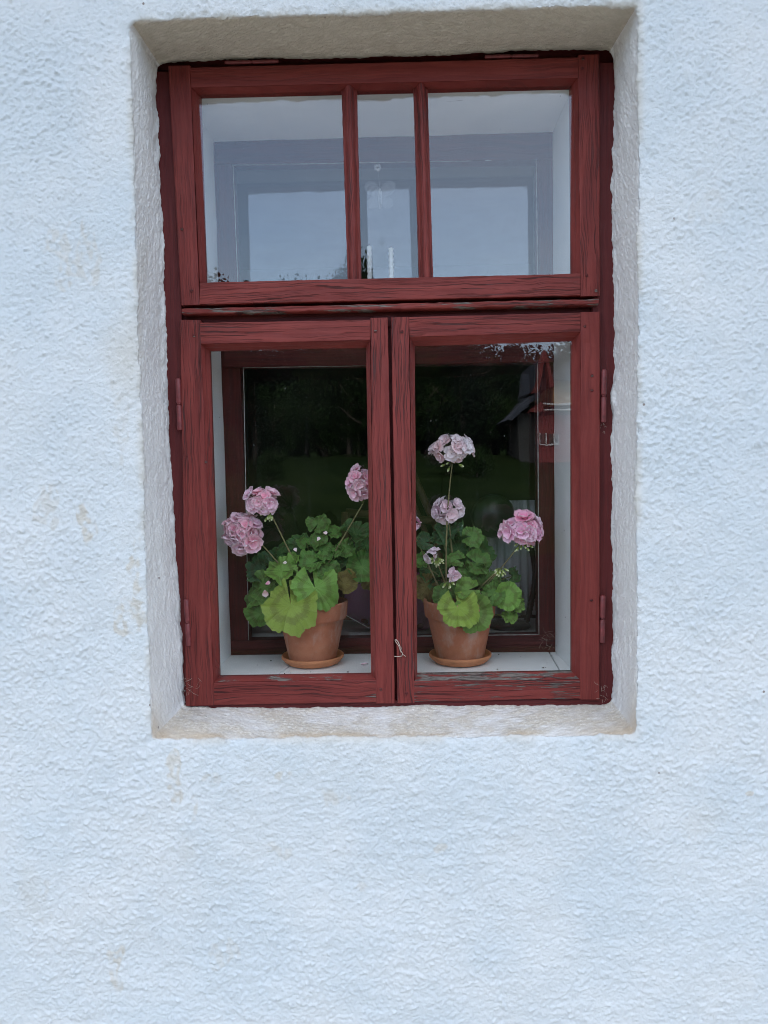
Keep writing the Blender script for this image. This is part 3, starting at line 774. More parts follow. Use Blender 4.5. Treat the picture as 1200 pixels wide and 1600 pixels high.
ms = t.n('ShaderNodeMixShader'); ms.inputs[0].default_value = 0.10; t.set(ms.inputs[1], t.b.outputs[0]); t.set(ms.inputs[2], tl.outputs[0]); t.set(t.out.inputs[0], ms.outputs[0])
M['leaf'] = t.m

def leaf_mesh(seed, cup=0.25, ruffle=0.10, fold=0.0, low=0.08, droop=0.18):
    r_ = random.Random(seed); nr, na = 11, 84
    ph = r_.uniform(0, 6); vs, uv, fs = [], [], []
    notch = r_.uniform(0.03, 0.20); lob = [r_.uniform(0.92, 1.06) for _ in range(9)]
    for i in range(nr + 1):
        rho = i / nr
        for k in range(na + 1):
            th = -PI + notch + (2 * PI - 2 * notch) * k / na
            a = (th + PI) / (2 * PI)
            lb = (th / (2 * PI) * 7 + 3.5); li = int(lb) % 9; fr = lb - int(lb)
            lobe = lob[li] * (1 - fr) + lob[(li + 1) % 9] * fr
            Rr = lobe * (0.90 + 0.10 * abs(math.sin(3.5 * th + PI / 2)) ** 0.7 + 0.045 * abs(math.sin(14 * th)) - 0.0)
            Rr *= (1 - 0.10 * (abs(th) / PI) ** 3)
            rr = rho * Rr if rho < 0.999 else Rr
            x, y = rr * math.cos(th), rr * math.sin(th)
            z = cup * rho ** 2 + 1.35 * ruffle * rho ** 2.2 * math.sin(4 * th + ph) + 0.9 * ruffle * rho ** 3 * math.sin(9 * th + 2 * ph) + 0.5 * ruffle * rho ** 4 * math.sin(19 * th + ph)
            z += 0.022 * rho * math.cos(7 * th) * -1 + fold * abs(y) * rho + low * rho ** 1.7 * math.sin(3 * th + ph * 2)
            z -= droop * max(0, x) * rho * rho
            vs.append((x, y, z)); uv.append((rho, a))
    for i in range(nr):
        for k in range(na):
            a = i * (na + 1) + k; fs.append((a, a + 1, a + na + 2, a + na + 1))
    return mesh('leaf', vs, fs, True, uv)
LEAVES = [leaf_mesh(*a_) for a_ in ((1, .10, .10, .1, .1), (2, .22, .13, .15, .12), (3, .04, .10, .0, .12), (4, .30, .14, .25, .1), (5, -.08, .12, .1, .16), (6, .15, .17, .35, .1), (7, .06, .075, .04, .13, .50), (8, .10, .10, .05, .14, .45), (9, .05, .16, .2, .2))]
for m_ in LEAVES: m_.materials.append(M['leaf'])
M['stem'] = plain('hairy green stalk', (0.13, 0.15, 0.05), 0.7, 60, 0.3)
M['stem_brown'] = plain('flower stalk', (0.20, 0.17, 0.075), 0.7, 60, 0.3)
M['woody'] = plain('old woody stem', (0.12, 0.09, 0.05), 0.9, 60, 0.4, 0.002)
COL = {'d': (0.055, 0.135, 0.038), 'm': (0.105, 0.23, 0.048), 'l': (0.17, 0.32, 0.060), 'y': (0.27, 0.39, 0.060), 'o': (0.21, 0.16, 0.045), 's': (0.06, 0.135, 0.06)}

def leaf(px, py, rpx, Y, tone, parent, crown, crownz, face=0.8, tip=None, var=None, petiole=True, up=0.45, rnd=0.35, squash=1.0, label=None):
    p = at(px, py, Y); dist = (p - CAM).length
    r_ = rpx / F * dist
    outw = Vector((p.x - crown.x, 0, p.z - crownz)); ol = outw.length; outw = outw.normalized() if ol > 1e-4 else Vector((0, 0, 1))
    n = Vector((0, -face, 0)) + Vector((0, 0, up)) + outw * 0.28 * min(1, ol / 0.1) + Vector((random.uniform(-rnd, rnd), random.uniform(-rnd, rnd) * .4, random.uniform(-rnd, rnd)))
    n.normalize()
    if tip is not None: tv = Vector((math.cos(math.radians(tip)), -0.1, math.sin(math.radians(tip))))
    else: tv = outw + Vector((random.uniform(-.5, .5), -0.35, random.uniform(-.5, .5) - 0.2))
    ax = (tv - n * tv.dot(n)).normalized(); ay = n.cross(ax)
    mw = Matrix.Translation(p) @ Matrix((ax * r_, ay * r_ * squash, n * r_)).transposed().to_4x4()
    me = LEAVES[var if var is not None else random.randrange(len(LEAVES))]
    o = link('leaf', me, None, parent, mw=mw, label=label)
    c = COL[tone]; j = random.uniform(0.85, 1.18); o.color = (c[0] * j, c[1] * j * random.uniform(.95, 1.05), c[2] * j, 1)
    if petiole:
        b = Vector((crown.x + random.uniform(-.02, .02), crown.y + random.uniform(-.015, .015), crownz - 0.02 + min(0.06, max(-.03, (p.z - crownz) * 0.4))))
        mid = (p + b) / 2 - n * 0.02 + Vector((0, 0.01, -0.005))
        tube('leaf_stalk', curve_pts(b, mid, p - n * 0.001, 7), [0.0017] * 6 + [0.0013], M['stem'], parent, 6)
    return o

# flowers
t = NT('geranium petal'); uvn = t.n('ShaderNodeUVMap'); sx = t.n('ShaderNodeSeparateXYZ'); t.set(sx.inputs[0], uvn.outputs[0])
rad, ang = sx.outputs[0], sx.outputs[1]; v = t.shifted(); base = t.info()['Color']
nz = t.noise(v, 70, 3); nf = t.noise(t.mapping(uvn.outputs[0], (3, 40, 1)), 1.0, 2)
pale = t.mix(0.72, base, (0.96, 0.88, 0.93))
k_ = t.math('ADD', t.rng(rad, 0.30, 1.0, 0.0, 0.95), t.math('MULTIPLY', t.math('SUBTRACT', nz, 0.5), 1.0), clamp=True)
col = t.mix(k_, base, pale)
col = t.mix(t.rng(rad, 0.05, 0.25, 0.35, 0), col, (0.80, 0.74, 0.76))
col = t.mix(t.math('MULTIPLY', t.rng(nf, 0.60, 0.72), t.rng(rad, 0.15, 0.7, 0.5, 0)), col, (0.75, 0.25, 0.38))
t.fin(col, 0.6, t.bump(nf, 0.15, 0.0004), Specular_IOR_Level=0.15)
tl = t.n('ShaderNodeBsdfTranslucent'); t.set(tl.inputs[0], col)
ms = t.n('ShaderNodeMixShader'); ms.inputs[0].default_value = 0.12; t.set(ms.inputs[1], t.b.outputs[0]); t.set(ms.inputs[2], tl.outputs[0]); t.set(t.out.inputs[0], ms.outputs[0])
M['petal'] = t.m
M['bud'] = None
t = NT('green flower bud'); uvn = t.n('ShaderNodeUVMap'); sx = t.n('ShaderNodeSeparateXYZ'); t.set(sx.inputs[0], uvn.outputs[0])
col = t.mix(t.rng(sx.outputs[0], 0.55, 0.95), (0.20, 0.27, 0.05), (0.66, 0.68, 0.42))
M['bud'] = t.fin(col, 0.5)
M['anther'] = plain('dark stamen', (0.12, 0.02, 0.03), 0.6)

def petal_geo(L_, Wd, tilt, cup, azim, r_, z0=0.0):
    vs, uv, fs = [], [], []; nu, nv = 7, 6; ph = r_.uniform(0, 6); tw = r_.uniform(-.25, .25); rec = r_.uniform(-.25, .45)
    for i in range(nu + 1):
        s_ = i / nu
        w = Wd * (0.16 + 0.84 * math.sin(min(1, s_ / 0.72) * PI / 2) ** 1.1) * (math.sqrt(max(0.0, 1 - max(0, (s_ - 0.62) / 0.38) ** 2.2)) if s_ > 0.62 else 1)
        w = max(w, Wd * 0.10)
        for j in range(nv + 1):
            q = j / nv * 2 - 1
            x = s_ * L_ * (1 - 0.10 * q * q * s_ - 0.05 * (1 - abs(q)) * max(0, s_ - .8) * 5 * 0.5); y = q * w * 0.5
            z = cup * (q * q) * Wd * 0.4 - rec * L_ * s_ * s_ * 0.6 + math.sin(q * 3 + ph) * 0.03 * L_ * s_ + tw * y * s_ + 0.03 * L_ * math.sin(7 * q + ph) * s_ ** 3
            # tilt up from the flower's plane
            X = x * math.cos(tilt) - z * math.sin(tilt); Z = x * math.sin(tilt) + z * math.cos(tilt) + z0
            vs.append((X * math.cos(azim) - y * math.sin(azim), X * math.sin(azim) + y * math.cos(azim), Z)); uv.append((s_, j / nv))
    for i in range(nu):
        for j in range(nv): a = i * (nv + 1) + j; fs.append((a, a + 1, a + nv + 2, a + nv + 1))
    return vs, fs, uv

def floret_mesh(seed):
    r_ = random.Random(seed); V, Fc, UV = [], [], []
    off = r_.uniform(0, 6)
    layers = [(5, 1.0, 1.0, 0.28, 0.0), (3 + seed % 2, 0.66, 0.78, 0.8, 0.03)]
    
    for n, ln_, wd_, tl_, z0 in layers:
        for k in range(n):
            a = off + 2 * PI * k / n + r_.uniform(-.2, .2) + z0 * 9
            vs, fs, uv = petal_geo(ln_ * r_.uniform(.88, 1.08), wd_ * r_.uniform(.88, 1.1), tl_ + r_.uniform(-.12, .12), r_.uniform(.12, .5), a, r_, z0)
            o = len(V); V += vs; Fc += [tuple(i + o for i in f) for f in fs]; UV += uv
    me = mesh('floret', V, Fc, True, UV); me.materials.append(M['petal']); me.materials.append(M['anther'])
    return me
FLORETS = [floret_mesh(s_) for s_ in range(8)]
def bud_mesh():
    prof = [(0.0, 1.0), (0.10, 0.95), (0.19, 0.78), (0.235, 0.55), (0.21, 0.30), (0.13, 0.10), (0.05, 0.0)]
    vs, fs = lathe_geo(prof[::-1], 10); uv = [(p[2], 0) for p in vs]
    me = mesh('bud', vs, fs, True, uv); me.materials.append(M['bud']); return me
BUD = bud_mesh()

def flower_head(px, py, rpx, Y, pink, parent, n=15, base=None, stalk_to=None, ry=None, buds=0, hub=None, fsize=None, mixed=0.0, bend=None, label=None, jit=0.9, spread=(-0.35, 1.0)):
    c = at(px, py, Y); dist = (c - CAM).length; sc = dist / F; r_ = rpx * sc; rz = (ry or rpx) * sc
    hp = at(*hub, Y) if hub else c + Vector((0, 0.005, -rz * 0.75))
    head = empty('flower_head', tuple(hp), parent=parent)
    if label: head['label'] = label
    n = int(n * 1.15); fs_ = (fsize or max(11.5, rpx * 0.48)) * sc
    ped = []
    gold = PI * (3 - math.sqrt(5)); pts = []
    for i in range(n):
        # points over a dome that faces up and to the camera
        zt = 1 - (i + 0.5) / n * (1 - spread[0]); rr = math.sqrt(max(0, 1 - zt * zt)); a = gold * i + rpx
        d = Vector((rr * math.cos(a), rr * math.sin(a), zt))
        rot = Matrix.Rotation(math.radians(48), 3, 'X')
        d = rot @ d
        jj = random.uniform(0.78, 1.06); p = c + Vector((d.x * (r_ - fs_ * 0.5) * jj, d.y * min(r_, 0.045) * 0.75, d.z * (rz - fs_ * 0.45) * jj)) + Vector((random.uniform(-1, 1), 0, random.uniform(-1, 1))) * fs_ * 0.22
        nrm = (Vector((d.x, d.y * 1.0, d.z)) + Vector((random.uniform(-.3, .3), -0.25, random.uniform(-.2, .3)))).normalized()
        tv = Vector((random.uniform(-1, 1), random.uniform(-1, 1), random.uniform(-1, 1))); ax = (tv - nrm * tv.dot(nrm)).normalized(); ay = nrm.cross(ax)
        s_ = fs_ * random.uniform(0.82, 1.12)
        mw = Matrix.Translation(p - nrm * s_ * 0.25) @ Matrix((ax * s_, ay * s_, nrm * s_)).transposed().to_4x4()
        o = link('floret', FLORETS[random.randrange(8)], None, head, mw=mw)
        f_ = random.uniform(0.75, 1.2); w_ = random.random() * mixed
        o.color = tuple(min(0.95, pink[k] * (1 - w_) * (f_ if k else 1.0) + (0.95, 0.88, 0.91)[k] * w_) for k in range(3)) + (1,)
        ped.append(tube_geo(curve_pts(hp, (hp + p) / 2 + Vector((0, 0, .004)), p - nrm * s_ * 0.2, 5), 0.0009, 5))
    for i in range(buds):
        a = random.uniform(-1.3, 1.3); d = Vector((math.sin(a) * 0.8, random.uniform(-.9, -.1), -abs(math.cos(a)) * 0.9)).normalized()
        ln_ = random.uniform(0.010, 0.020) * (rpx / 30 if rpx > 18 else .75)
        b0 = hp + d * ln_ + Vector((0, 0, 0.003)); s_ = random.uniform(0.011, 0.0145)
        tv = Vector((1, 0.2, 0)); ax = (tv - d * tv.dot(d)).normalized(); ay = d.cross(ax)
        mw = Matrix.Translation(b0) @ Matrix((ax * s_, ay * s_, d * s_)).transposed().to_4x4()
        link('bud', BUD, None, head, mw=mw)
        ped.append(tube_geo(curve_pts(hp, hp + d * ln_ * .5 + Vector((0, 0, .004)), b0, 5), 0.0009, 5))
    if ped:
        vs, fs = merge_geo(ped); link('pedicels', mesh('pedicels', vs, fs, True), M['stem'], head)
    if stalk_to is not None:
        b = Vector(stalk_to); m_ = (hp + b) / 2 + (Vector(bend) if bend else Vector((0, 0, 0)))
        tube('flower_stalk', curve_pts(hp, m_, b, 12), [0.0017] * 6 + [0.0022] * 6, M['stem_brown'], parent, 8)
    return head

PINK = (0.96, 0.38, 0.58); VIVID = (0.96, 0.27, 0.52); DUSTY = (0.86, 0.36, 0.50); PALE = (0.92, 0.62, 0.74); WHITEP = (0.94, 0.70, 0.72)

def geranium(cx, cy, lab):
    pc = Vector((cx, cy, 0)); z = saucer(cx, cy, lab[1])
    g_ = empty('potted_geranium', (cx, cy, z), lab[0], 'potted plant', 'potted geraniums in the window')
    pot(cx, cy, z, g_)
    return g_, z

# left plant
xl = at(489, 1033, 0.19).x
gl, zl_ = geranium(xl, 0.19, ('left geranium in a terracotta pot with a big yellow green leaf drooping over its rim', 'terracotta saucer under the left geranium pot'))
crown = Vector((xl, 0.19, 0)); cz = zl_ + 0.19
for p1, w in (((0.0, 0.0, .10), .006), ((-.035, .01, .09), .005), ((.04, .0, .09), .005)):
    tube('stem', curve_pts((xl + p1[0] * .3, .19, zl_ + .12), (xl + p1[0] * .6, .19, zl_ + .16), (xl + p1[0], .19 + p1[1], zl_ + .12 + p1[2]), 7), [w, w, w, w * .9, w * .8, w * .8, w * .7], M['woody'], gl, 8)
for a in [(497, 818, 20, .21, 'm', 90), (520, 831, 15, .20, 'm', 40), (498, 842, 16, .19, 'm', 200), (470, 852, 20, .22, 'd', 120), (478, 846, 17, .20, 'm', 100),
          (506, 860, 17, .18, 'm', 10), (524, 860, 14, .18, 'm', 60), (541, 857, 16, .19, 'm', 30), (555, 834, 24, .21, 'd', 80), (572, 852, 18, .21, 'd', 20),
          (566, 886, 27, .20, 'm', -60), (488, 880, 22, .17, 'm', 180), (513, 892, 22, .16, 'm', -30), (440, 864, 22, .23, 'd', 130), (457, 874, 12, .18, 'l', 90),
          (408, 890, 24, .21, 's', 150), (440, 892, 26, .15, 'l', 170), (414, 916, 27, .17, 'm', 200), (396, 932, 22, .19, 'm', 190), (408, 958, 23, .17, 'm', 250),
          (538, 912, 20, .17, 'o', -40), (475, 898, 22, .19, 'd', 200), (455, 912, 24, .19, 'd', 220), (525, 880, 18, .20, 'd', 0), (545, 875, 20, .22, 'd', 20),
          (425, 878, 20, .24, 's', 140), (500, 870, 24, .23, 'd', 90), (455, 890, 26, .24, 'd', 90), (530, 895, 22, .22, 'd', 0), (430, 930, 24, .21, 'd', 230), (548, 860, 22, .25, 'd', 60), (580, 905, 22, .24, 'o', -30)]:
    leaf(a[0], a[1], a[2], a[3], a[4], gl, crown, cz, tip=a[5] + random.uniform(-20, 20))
leaf(492, 918, 38, .12, 'l', gl, crown, cz, face=0.7, up=0.55, tip=-75, var=7, rnd=.1, squash=1.0)
leaf(454, 945, 46, .095, 'y', gl, crown, cz, face=0.62, up=0.70, tip=-80, var=6, rnd=.08, label='large yellow green leaf drooping over the pot rim')
st = lambda dx, dy, dz: (xl + dx, .19 + dy, zl_ + dz)
flower_head(411, 783, 31, .13, PINK, gl, 13, ry=27, buds=9, hub=(422, 800), stalk_to=st(-.02, 0, .21), mixed=.5, label='upper left flower head, half open with green buds')
flower_head(379, 832, 37, .15, DUSTY, gl, 17, ry=36, buds=0, hub=(395, 838), stalk_to=st(-.03, 0, .18), mixed=.15, bend=(-.01, 0, .03), label='faded dusty pink flower head leaning to the lining')
flower_head(563, 757, 29, .16, PINK, gl, 12, ry=30, buds=0, hub=(567, 787), stalk_to=st(.03, 0, .23), mixed=.4, label='flower head half hidden by the centre stile')

# right plant
xr = at(719, 1029, 0.19).x
gr, zr_ = geranium(xr, 0.19, ('right geranium in a terracotta pot with a tall pale flower head', 'terracotta saucer under the right geranium pot'))
crown = Vector((xr, 0.19, 0)); cz = zr_ + 0.19
for p1, w in (((-.01, 0.0, .12), .006), ((-.045, .01, .09), .005), ((.035, .0, .08), .005)):
    tube('stem', curve_pts((xr + p1[0] * .3, .19, zr_ + .12), (xr + p1[0] * .6, .19, zr_ + .16), (xr + p1[0], .19 + p1[1], zr_ + .12 + p1[2]), 7), [w, w, w, w * .9, w * .8, w * .8, w * .7], M['woody'], gr, 8)
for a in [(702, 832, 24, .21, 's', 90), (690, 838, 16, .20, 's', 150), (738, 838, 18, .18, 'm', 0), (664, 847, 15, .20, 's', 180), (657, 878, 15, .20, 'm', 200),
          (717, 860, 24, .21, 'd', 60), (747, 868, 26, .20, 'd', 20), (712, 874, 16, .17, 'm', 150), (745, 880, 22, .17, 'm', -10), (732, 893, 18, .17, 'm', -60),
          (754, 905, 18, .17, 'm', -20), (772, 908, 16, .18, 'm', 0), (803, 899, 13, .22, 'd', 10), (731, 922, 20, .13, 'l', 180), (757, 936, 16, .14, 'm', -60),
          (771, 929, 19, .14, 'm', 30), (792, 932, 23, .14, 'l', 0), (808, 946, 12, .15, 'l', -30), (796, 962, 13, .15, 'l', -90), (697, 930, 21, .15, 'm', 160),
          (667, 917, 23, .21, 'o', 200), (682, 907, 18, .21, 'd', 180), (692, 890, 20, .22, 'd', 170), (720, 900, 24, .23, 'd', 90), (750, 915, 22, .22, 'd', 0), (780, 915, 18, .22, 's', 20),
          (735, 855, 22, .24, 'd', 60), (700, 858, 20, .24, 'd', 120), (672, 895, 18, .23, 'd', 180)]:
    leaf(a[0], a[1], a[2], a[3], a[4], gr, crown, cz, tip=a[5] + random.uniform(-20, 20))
leaf(738, 957, 32, .105, 'l', gr, crown, cz, face=0.85, up=0.3, tip=-50, var=0, rnd=.08)
leaf(716, 950, 33, .090, 'y', gr, crown, cz, face=0.62, up=0.70, tip=-75, var=7, rnd=.08, label='yellow green leaf hanging over the pot rim')
st = lambda dx, dy, dz: (xr + dx, .19 + dy, zr_ + dz)
flower_head(707, 702, 38, .15, WHITEP, gr, 15, ry=25, buds=5, hub=(707, 722), stalk_to=st(-.035, -.02, .20), mixed=.8, bend=(-.012, 0, .01), fsize=14, label='tallest flower head, almost white with salmon middle')
flower_head(702, 797, 29, .19, PALE, gr, 8, ry=21, buds=0, hub=(702, 820), stalk_to=st(-.01, 0, .20), mixed=.7, fsize=14, label='pale flower head just above the leaves')
flower_head(817, 829, 37, .13, VIVID, gr, 17, ry=29, buds=10, hub=(816, 845), stalk_to=st(.045, -.01, .17), mixed=.45, bend=(.0, 0, -.01), label='brightest pink flower head beside the lamp neck')
flower_head(645, 818, 15, .20, PINK, gr, 5, ry=17, buds=0, stalk_to=st(-.05, 0, .18), mixed=.5, fsize=12)
flower_head(674, 868, 14, .12, PALE, gr, 3, ry=16, buds=14, hub=(681, 872), stalk_to=st(-.03, -.02, .18), mixed=.6, fsize=12, label='small head of green buds with a few open petals')
flower_head(708, 897, 9, .115, PALE, gr, 2, ry=10, buds=5, hub=(700, 908), stalk_to=st(-.02, -.02, .17), mixed=.6, fsize=12)
flower_head(781, 888, 8, .12, PALE, gr, 0, ry=8, buds=11, hub=(781, 888), stalk_to=st(.03, -.02, .17), label='cluster of closed green buds')

# petals dropped on leaves and on the sill
def petal_thing(px, py, Y, s_, label, col, flat=False, rz=0.0):
    vs, fs, uv = petal_geo(1.0, 0.8, 0.1, 0.4, 0.0, random.Random(int(px)))
    me = mesh('fallen_petal', vs, fs, True, uv); me.materials.append(M['petal'])
    p = at(px, py, Y)
    if flat: p.z = floor_z(p.x) + 0.002; mw = Matrix.Translation(p) @ Matrix.Rotation(rz, 4, 'Z') @ Matrix.Scale(s_, 4)
    else: mw = Matrix.Translation(p) @ Matrix.Rotation(math.radians(60), 4, 'X') @ Matrix.Rotation(rz, 4, 'Z') @ Matrix.Scale(s_, 4)
    o = link('fallen_petal', me, None, None, mw=mw, label=label, cat='petal', group='fallen petals'); o.color = (*col, 1)
petal_thing(564, 1029, .16, .018, 'pink petal lying on the white sill right of the left saucer', PALE, True, 0.2)
petal_thing(505, 833, .16, .012, 'pale petal caught on the topmost leaf of the left geranium', WHITEP)
petal_thing(496, 845, .155, .012, 'whitish petal caught just below the topmost leaves of the left geranium', WHITEP, rz=1.0)
petal_thing(463, 862, .165, .013, 'pale petal caught on a dark leaf left of the middle of the left geranium', WHITEP, rz=2.0)
petal_thing(414, 922, .125, .020, 'browned petal hanging on the left side leaf of the left geranium', (0.45, 0.25, 0.22), rz=-1.4)
petal_thing(415, 913, .13, .014, 'shrivelled pink petal on the left side leaf of the left geranium', DUSTY, rz=0.4)
petal_thing(442, 880, .14, .011, 'cream petal curled over a leaf edge under the flower stalks', (0.7, 0.6, 0.5), rz=0.2)

# crumbs of potting soil on the window board
random.seed(5); g_ = []
for i in range(46):
    bx_ = (xl if i % 2 else xr) + random.gauss(0, .10); by_ = random.uniform(.055, .27)
    if abs(bx_ - xl) < .085 and abs(by_ - .19) < .085 or abs(bx_ - xr) < .085 and abs(by_ - .19) < .085: continue
    rr_ = random.uniform(.0006, .0019); z_ = floor_z(bx_) + rr_ * .4
    g_.append(tube_geo([(bx_ - rr_, by_, z_), (bx_, by_ + rr_ * .3, z_ + rr_ * .3), (bx_ + rr_, by_, z_)], [rr_ * .4, rr_, rr_ * .5], 5))
vs, fs = merge_geo(g_); link('soil_crumbs', mesh('soil_crumbs', vs, fs), M['soil'], None, label='crumbs of dark potting soil scattered on the white inner sill', cat='soil', kind='stuff')

# butterfly ornament of pressed glass hanging in the transom light
t = NT('pressed glass'); t.t.nodes.remove(t.b)
gl_ = t.n('ShaderNodeBsdfGlossy'); gl_.inputs['Roughness'].default_value = 0.15
tr_ = t.n('ShaderNodeBsdfTransparent'); tr_.inputs[0].default_value = (0.96, 0.97, 0.97, 1)
df_ = t.n('ShaderNodeBsdfDiffuse'); df_.inputs[0].default_value = (0.8, 0.8, 0.8, 1)
lw = t.n('ShaderNodeLayerWeight'); lw.inputs[0].default_value = 0.35
a_ = t.n('ShaderNodeMixShader'); a_.inputs[0].default_value = 0.4; t.set(a_.inputs[1], df_.outputs[0]); t.set(a_.inputs[2], gl_.outputs[0])
b_ = t.n('ShaderNodeMixShader'); t.set(b_.inputs[0], t.rng(lw.outputs[1], 0.05, 0.9, 0.03, 0.6)); t.set(b_.inputs[1], tr_.outputs[0]); t.set(b_.inputs[2], a_.outputs[0])
t.set(t.out.inputs[0], b_.outputs[0]); M['pressed'] = t.m
YB = 0.060
bc = at(594, 308, YB); bf = empty('butterfly_ornament', bc, 'clear pressed glass butterfly hanging in the narrow middle pane of the transom light', 'window ornament')
def wing(dx, dz, L_, Wd, ang_):
    vs, fs = [], []; nr, na = 12, 32
    for s_ in (0, 1):
        for i in range(nr + 1):
            for k in range(na):
                th = 2 * PI * k / na; rho = i / nr
                x = rho * L_ * 0.5 * math.cos(th) + L_ * 0.5; y = rho * Wd * 0.5 * math.sin(th) * (0.7 + 0.3 * (x / L_))
                rid = 0.0010 * math.sin(x / L_ * 26) * (1 if rho < .9 else 0) + (0.0014 if i == nr - 1 else 0)
                X = x * math.cos(ang_) - y * math.sin(ang_); Z = x * math.sin(ang_) + y * math.cos(ang_)
                vs.append((bc.x + dx + X, bc.y + (-rid - 0.0015 if s_ == 0 else 0.0015), bc.z + dz + Z))
        for i in range(nr):
            for k in range(na):
                o = s_ * (nr + 1) * na; k2 = (k + 1) % na
                fs.append((o + i * na + k, o + (i + 1) * na + k, o + (i + 1) * na + k2, o + i * na + k2))
    link('wing', mesh('wing', vs, fs, True), M['pressed'], bf)
wing(0, .002, .045, .034, math.radians(42)); wing(0, .002, .045, .034, math.radians(138))
wing(0, -.004, .034, .030, math.radians(-30)); wing(0, -.004, .034, .030, math.radians(210))
tube('body', [bc + Vector((0, -.002, -.028)), bc + Vector((0, -.004, -.01)), bc + Vector((0, -.004, .01)), bc + Vector((0, -.002, .018))], [.002, .0045, .004, .002], M['pressed'], bf, 10)
tube('thread', [bc + Vector((0, 0, .016)), at(590, 262, YB)], 0.0004, M['pressed'], bf, 5)
tube('suction_cup', [at(590, 262, YB), at(590, 262, YB - .012), at(590, 262, YB - .022)], [.002, .003, .009], M['pressed'], bf, 14)

# twisted candles on the inner ledge
M['wax'] = plain('white wax', (0.86, 0.86, 0.84), 0.35, 20, 0.02)
def candle(px, top, lab):
    y = YI - .028; p = at(px, top, y); z0 = at(px, 452, y).z; n = 60; vs, fs = [], []; seg = 12
    z0 = at(px, 458, YI - 0.05).z
    for i in range(n + 1):
        z = z0 + (p.z - z0) * i / n
        for k in range(seg):
            a = 2 * PI * k / seg; r_ = 0.0062 * (1 + 0.14 * math.sin(2 * a + (z - z0) * 420)) * (1 if i < n else 0.3)
            vs.append((p.x + r_ * math.cos(a), y + r_ * math.sin(a), z))
    for i in range(n):
        for k in range(seg): k2 = (k + 1) % seg; fs.append((i * seg + k, i * seg + k2, (i + 1) * seg + k2, (i + 1) * seg + k))
    e_ = empty('candle', (p.x, y, z0), lab, 'candle', 'twisted white candles behind the transom light')
    link('wax', mesh('wax', vs, fs, True), M['wax'], e_)
    tube('wick', [(p.x, y, p.z - .001), (p.x + .001, y, p.z + .004)], .0007, M['anther'], e_, 5)
candle(577, 384, 'left of the two twisted white candles behind the narrow middle pane')
candle(611, 387, 'right of the two twisted white candles behind the narrow middle pane')

# string tied round the meeting stiles
M['string'] = plain('frayed string', (0.46, 0.37, 0.31), 0.9, 200, 0.25)
ys = -0.004
paths = [[(617, 1000), (619, 999.5), (622, 1003), (625, 1010), (625.5, 1016), (629, 1021), (628, 1025), (622, 1026), (616, 1025.5)], [(617, 1000), (619, 1004), (623, 1009), (625, 1016)], [(624, 1013), (627, 1012), (626, 1019)], [(628, 1022), (632, 1024), (634, 1026)]]
vs, fs = merge_geo([tube_geo([at(x, y, ys - 0.0015 * math.sin(i * 1.7)) for i, (x, y) in enumerate(p)], 0.0008 + 0.0002 * (k == 0), 6) for k, p in enumerate(paths)])
link('string', mesh('string', vs, fs, True), M['string'], None, label='frayed pale string knotted over the gap between the two lower casements', cat='string')
# white thread behind the left pot
tube('thread', [at(540, 961, .30 + .03), at(583, 985, .36)], 0.0012, M['wax'], None, 6, label='thin white cord stretched behind the glass right of the left pot', cat='cord')

# cobwebs in the frame corners
def cobweb(cx_, cy_, Y, sp, n, label, seed):
    r_ = random.Random(seed); g_ = []
    for i in range(n):
        a = (cx_ + r_.uniform(-sp, sp), cy_ + r_.uniform(-sp * 1.6, sp * 1.6)); b = (a[0] + r_.uniform(-sp, sp), a[1] + r_.uniform(-sp, sp))
        m_ = ((a[0] + b[0]) / 2 + r_.uniform(-3, 3), (a[1] + b[1]) / 2 + r_.uniform(-3, 3))
        g_.append(tube_geo(curve_pts(at(*a, Y - r_.uniform(.001, .006)), at(*m_, Y - r_.uniform(.001, .012)), at(*b, Y - r_.uniform(.001, .006)), 6), r_.uniform(.00015, .0004), 4))
    vs, fs = merge_geo(g_); o = link('cobweb', mesh('cobweb', vs, fs, True), M['web'], None, label=label, cat='cobweb'); o['kind'] = 'thing'
M['web'] = plain('dusty cobweb', (0.36, 0.26, 0.22), 0.9, 200, 0.3)
cobweb(300, 1075, 0.0, 10, 16, 'dusty cobweb in the lower left corner of the red frame', 1)
cobweb(942, 1082, 0.0, 8, 16, 'dusty cobweb in the lower right corner of the red frame', 2)
cobweb(941, 668, 0.004, 4, 9, 'wisp of cobweb below the upper right hinge', 3)
cobweb(858, 1003, YI - .01, 11, 26, 'cobweb over the lower right corner of the inner window frame', 4)

# ---------------------------------------------------------------- inside the room
M['lampblack'] = plain('black lamp plastic', (0.015, 0.016, 0.016), 0.35, 60, 0.2)
M['lampgreen'] = plain('dark green lamp enamel', (0.020, 0.035, 0.018), 0.3, 20, 0.25)
M['shelf'] = plain('inside window board', (0.42, 0.44, 0.44), 0.6, 8, 0.12)
box('window_board', (-0.60, 0.345, 0.0), (0.60, 0.60, at(700, 985, 0.42).z - 0.001), M['shelf'], house, 0.003)
sz = at(700, 985, 0.42).z
lb = at(812, 984, 0.46); lamp = empty('desk_lamp', (lb.x, lb.y, sz), 'dark gooseneck desk lamp with round shade behind the right geranium', 'desk lamp')
vs, fs = lathe_geo([(0, 0), (.062, 0), (.066, .004), (.060, .012), (.03, .018), (.012, .022), (0, .024)], 36)
link('base', mesh('base', vs, fs, True), M['lampblack'], lamp, mw=Matrix.Translation((at(795, 984, .46).x, .46, sz)))
npth = [(818, 984), (826, 960), (832, 930), (836, 900), (834, 875), (828, 850), (816, 825), (800, 808)]
pts = []; P3 = [at(x, y, .46 + .004 * i) for i, (x, y) in enumerate(npth)]
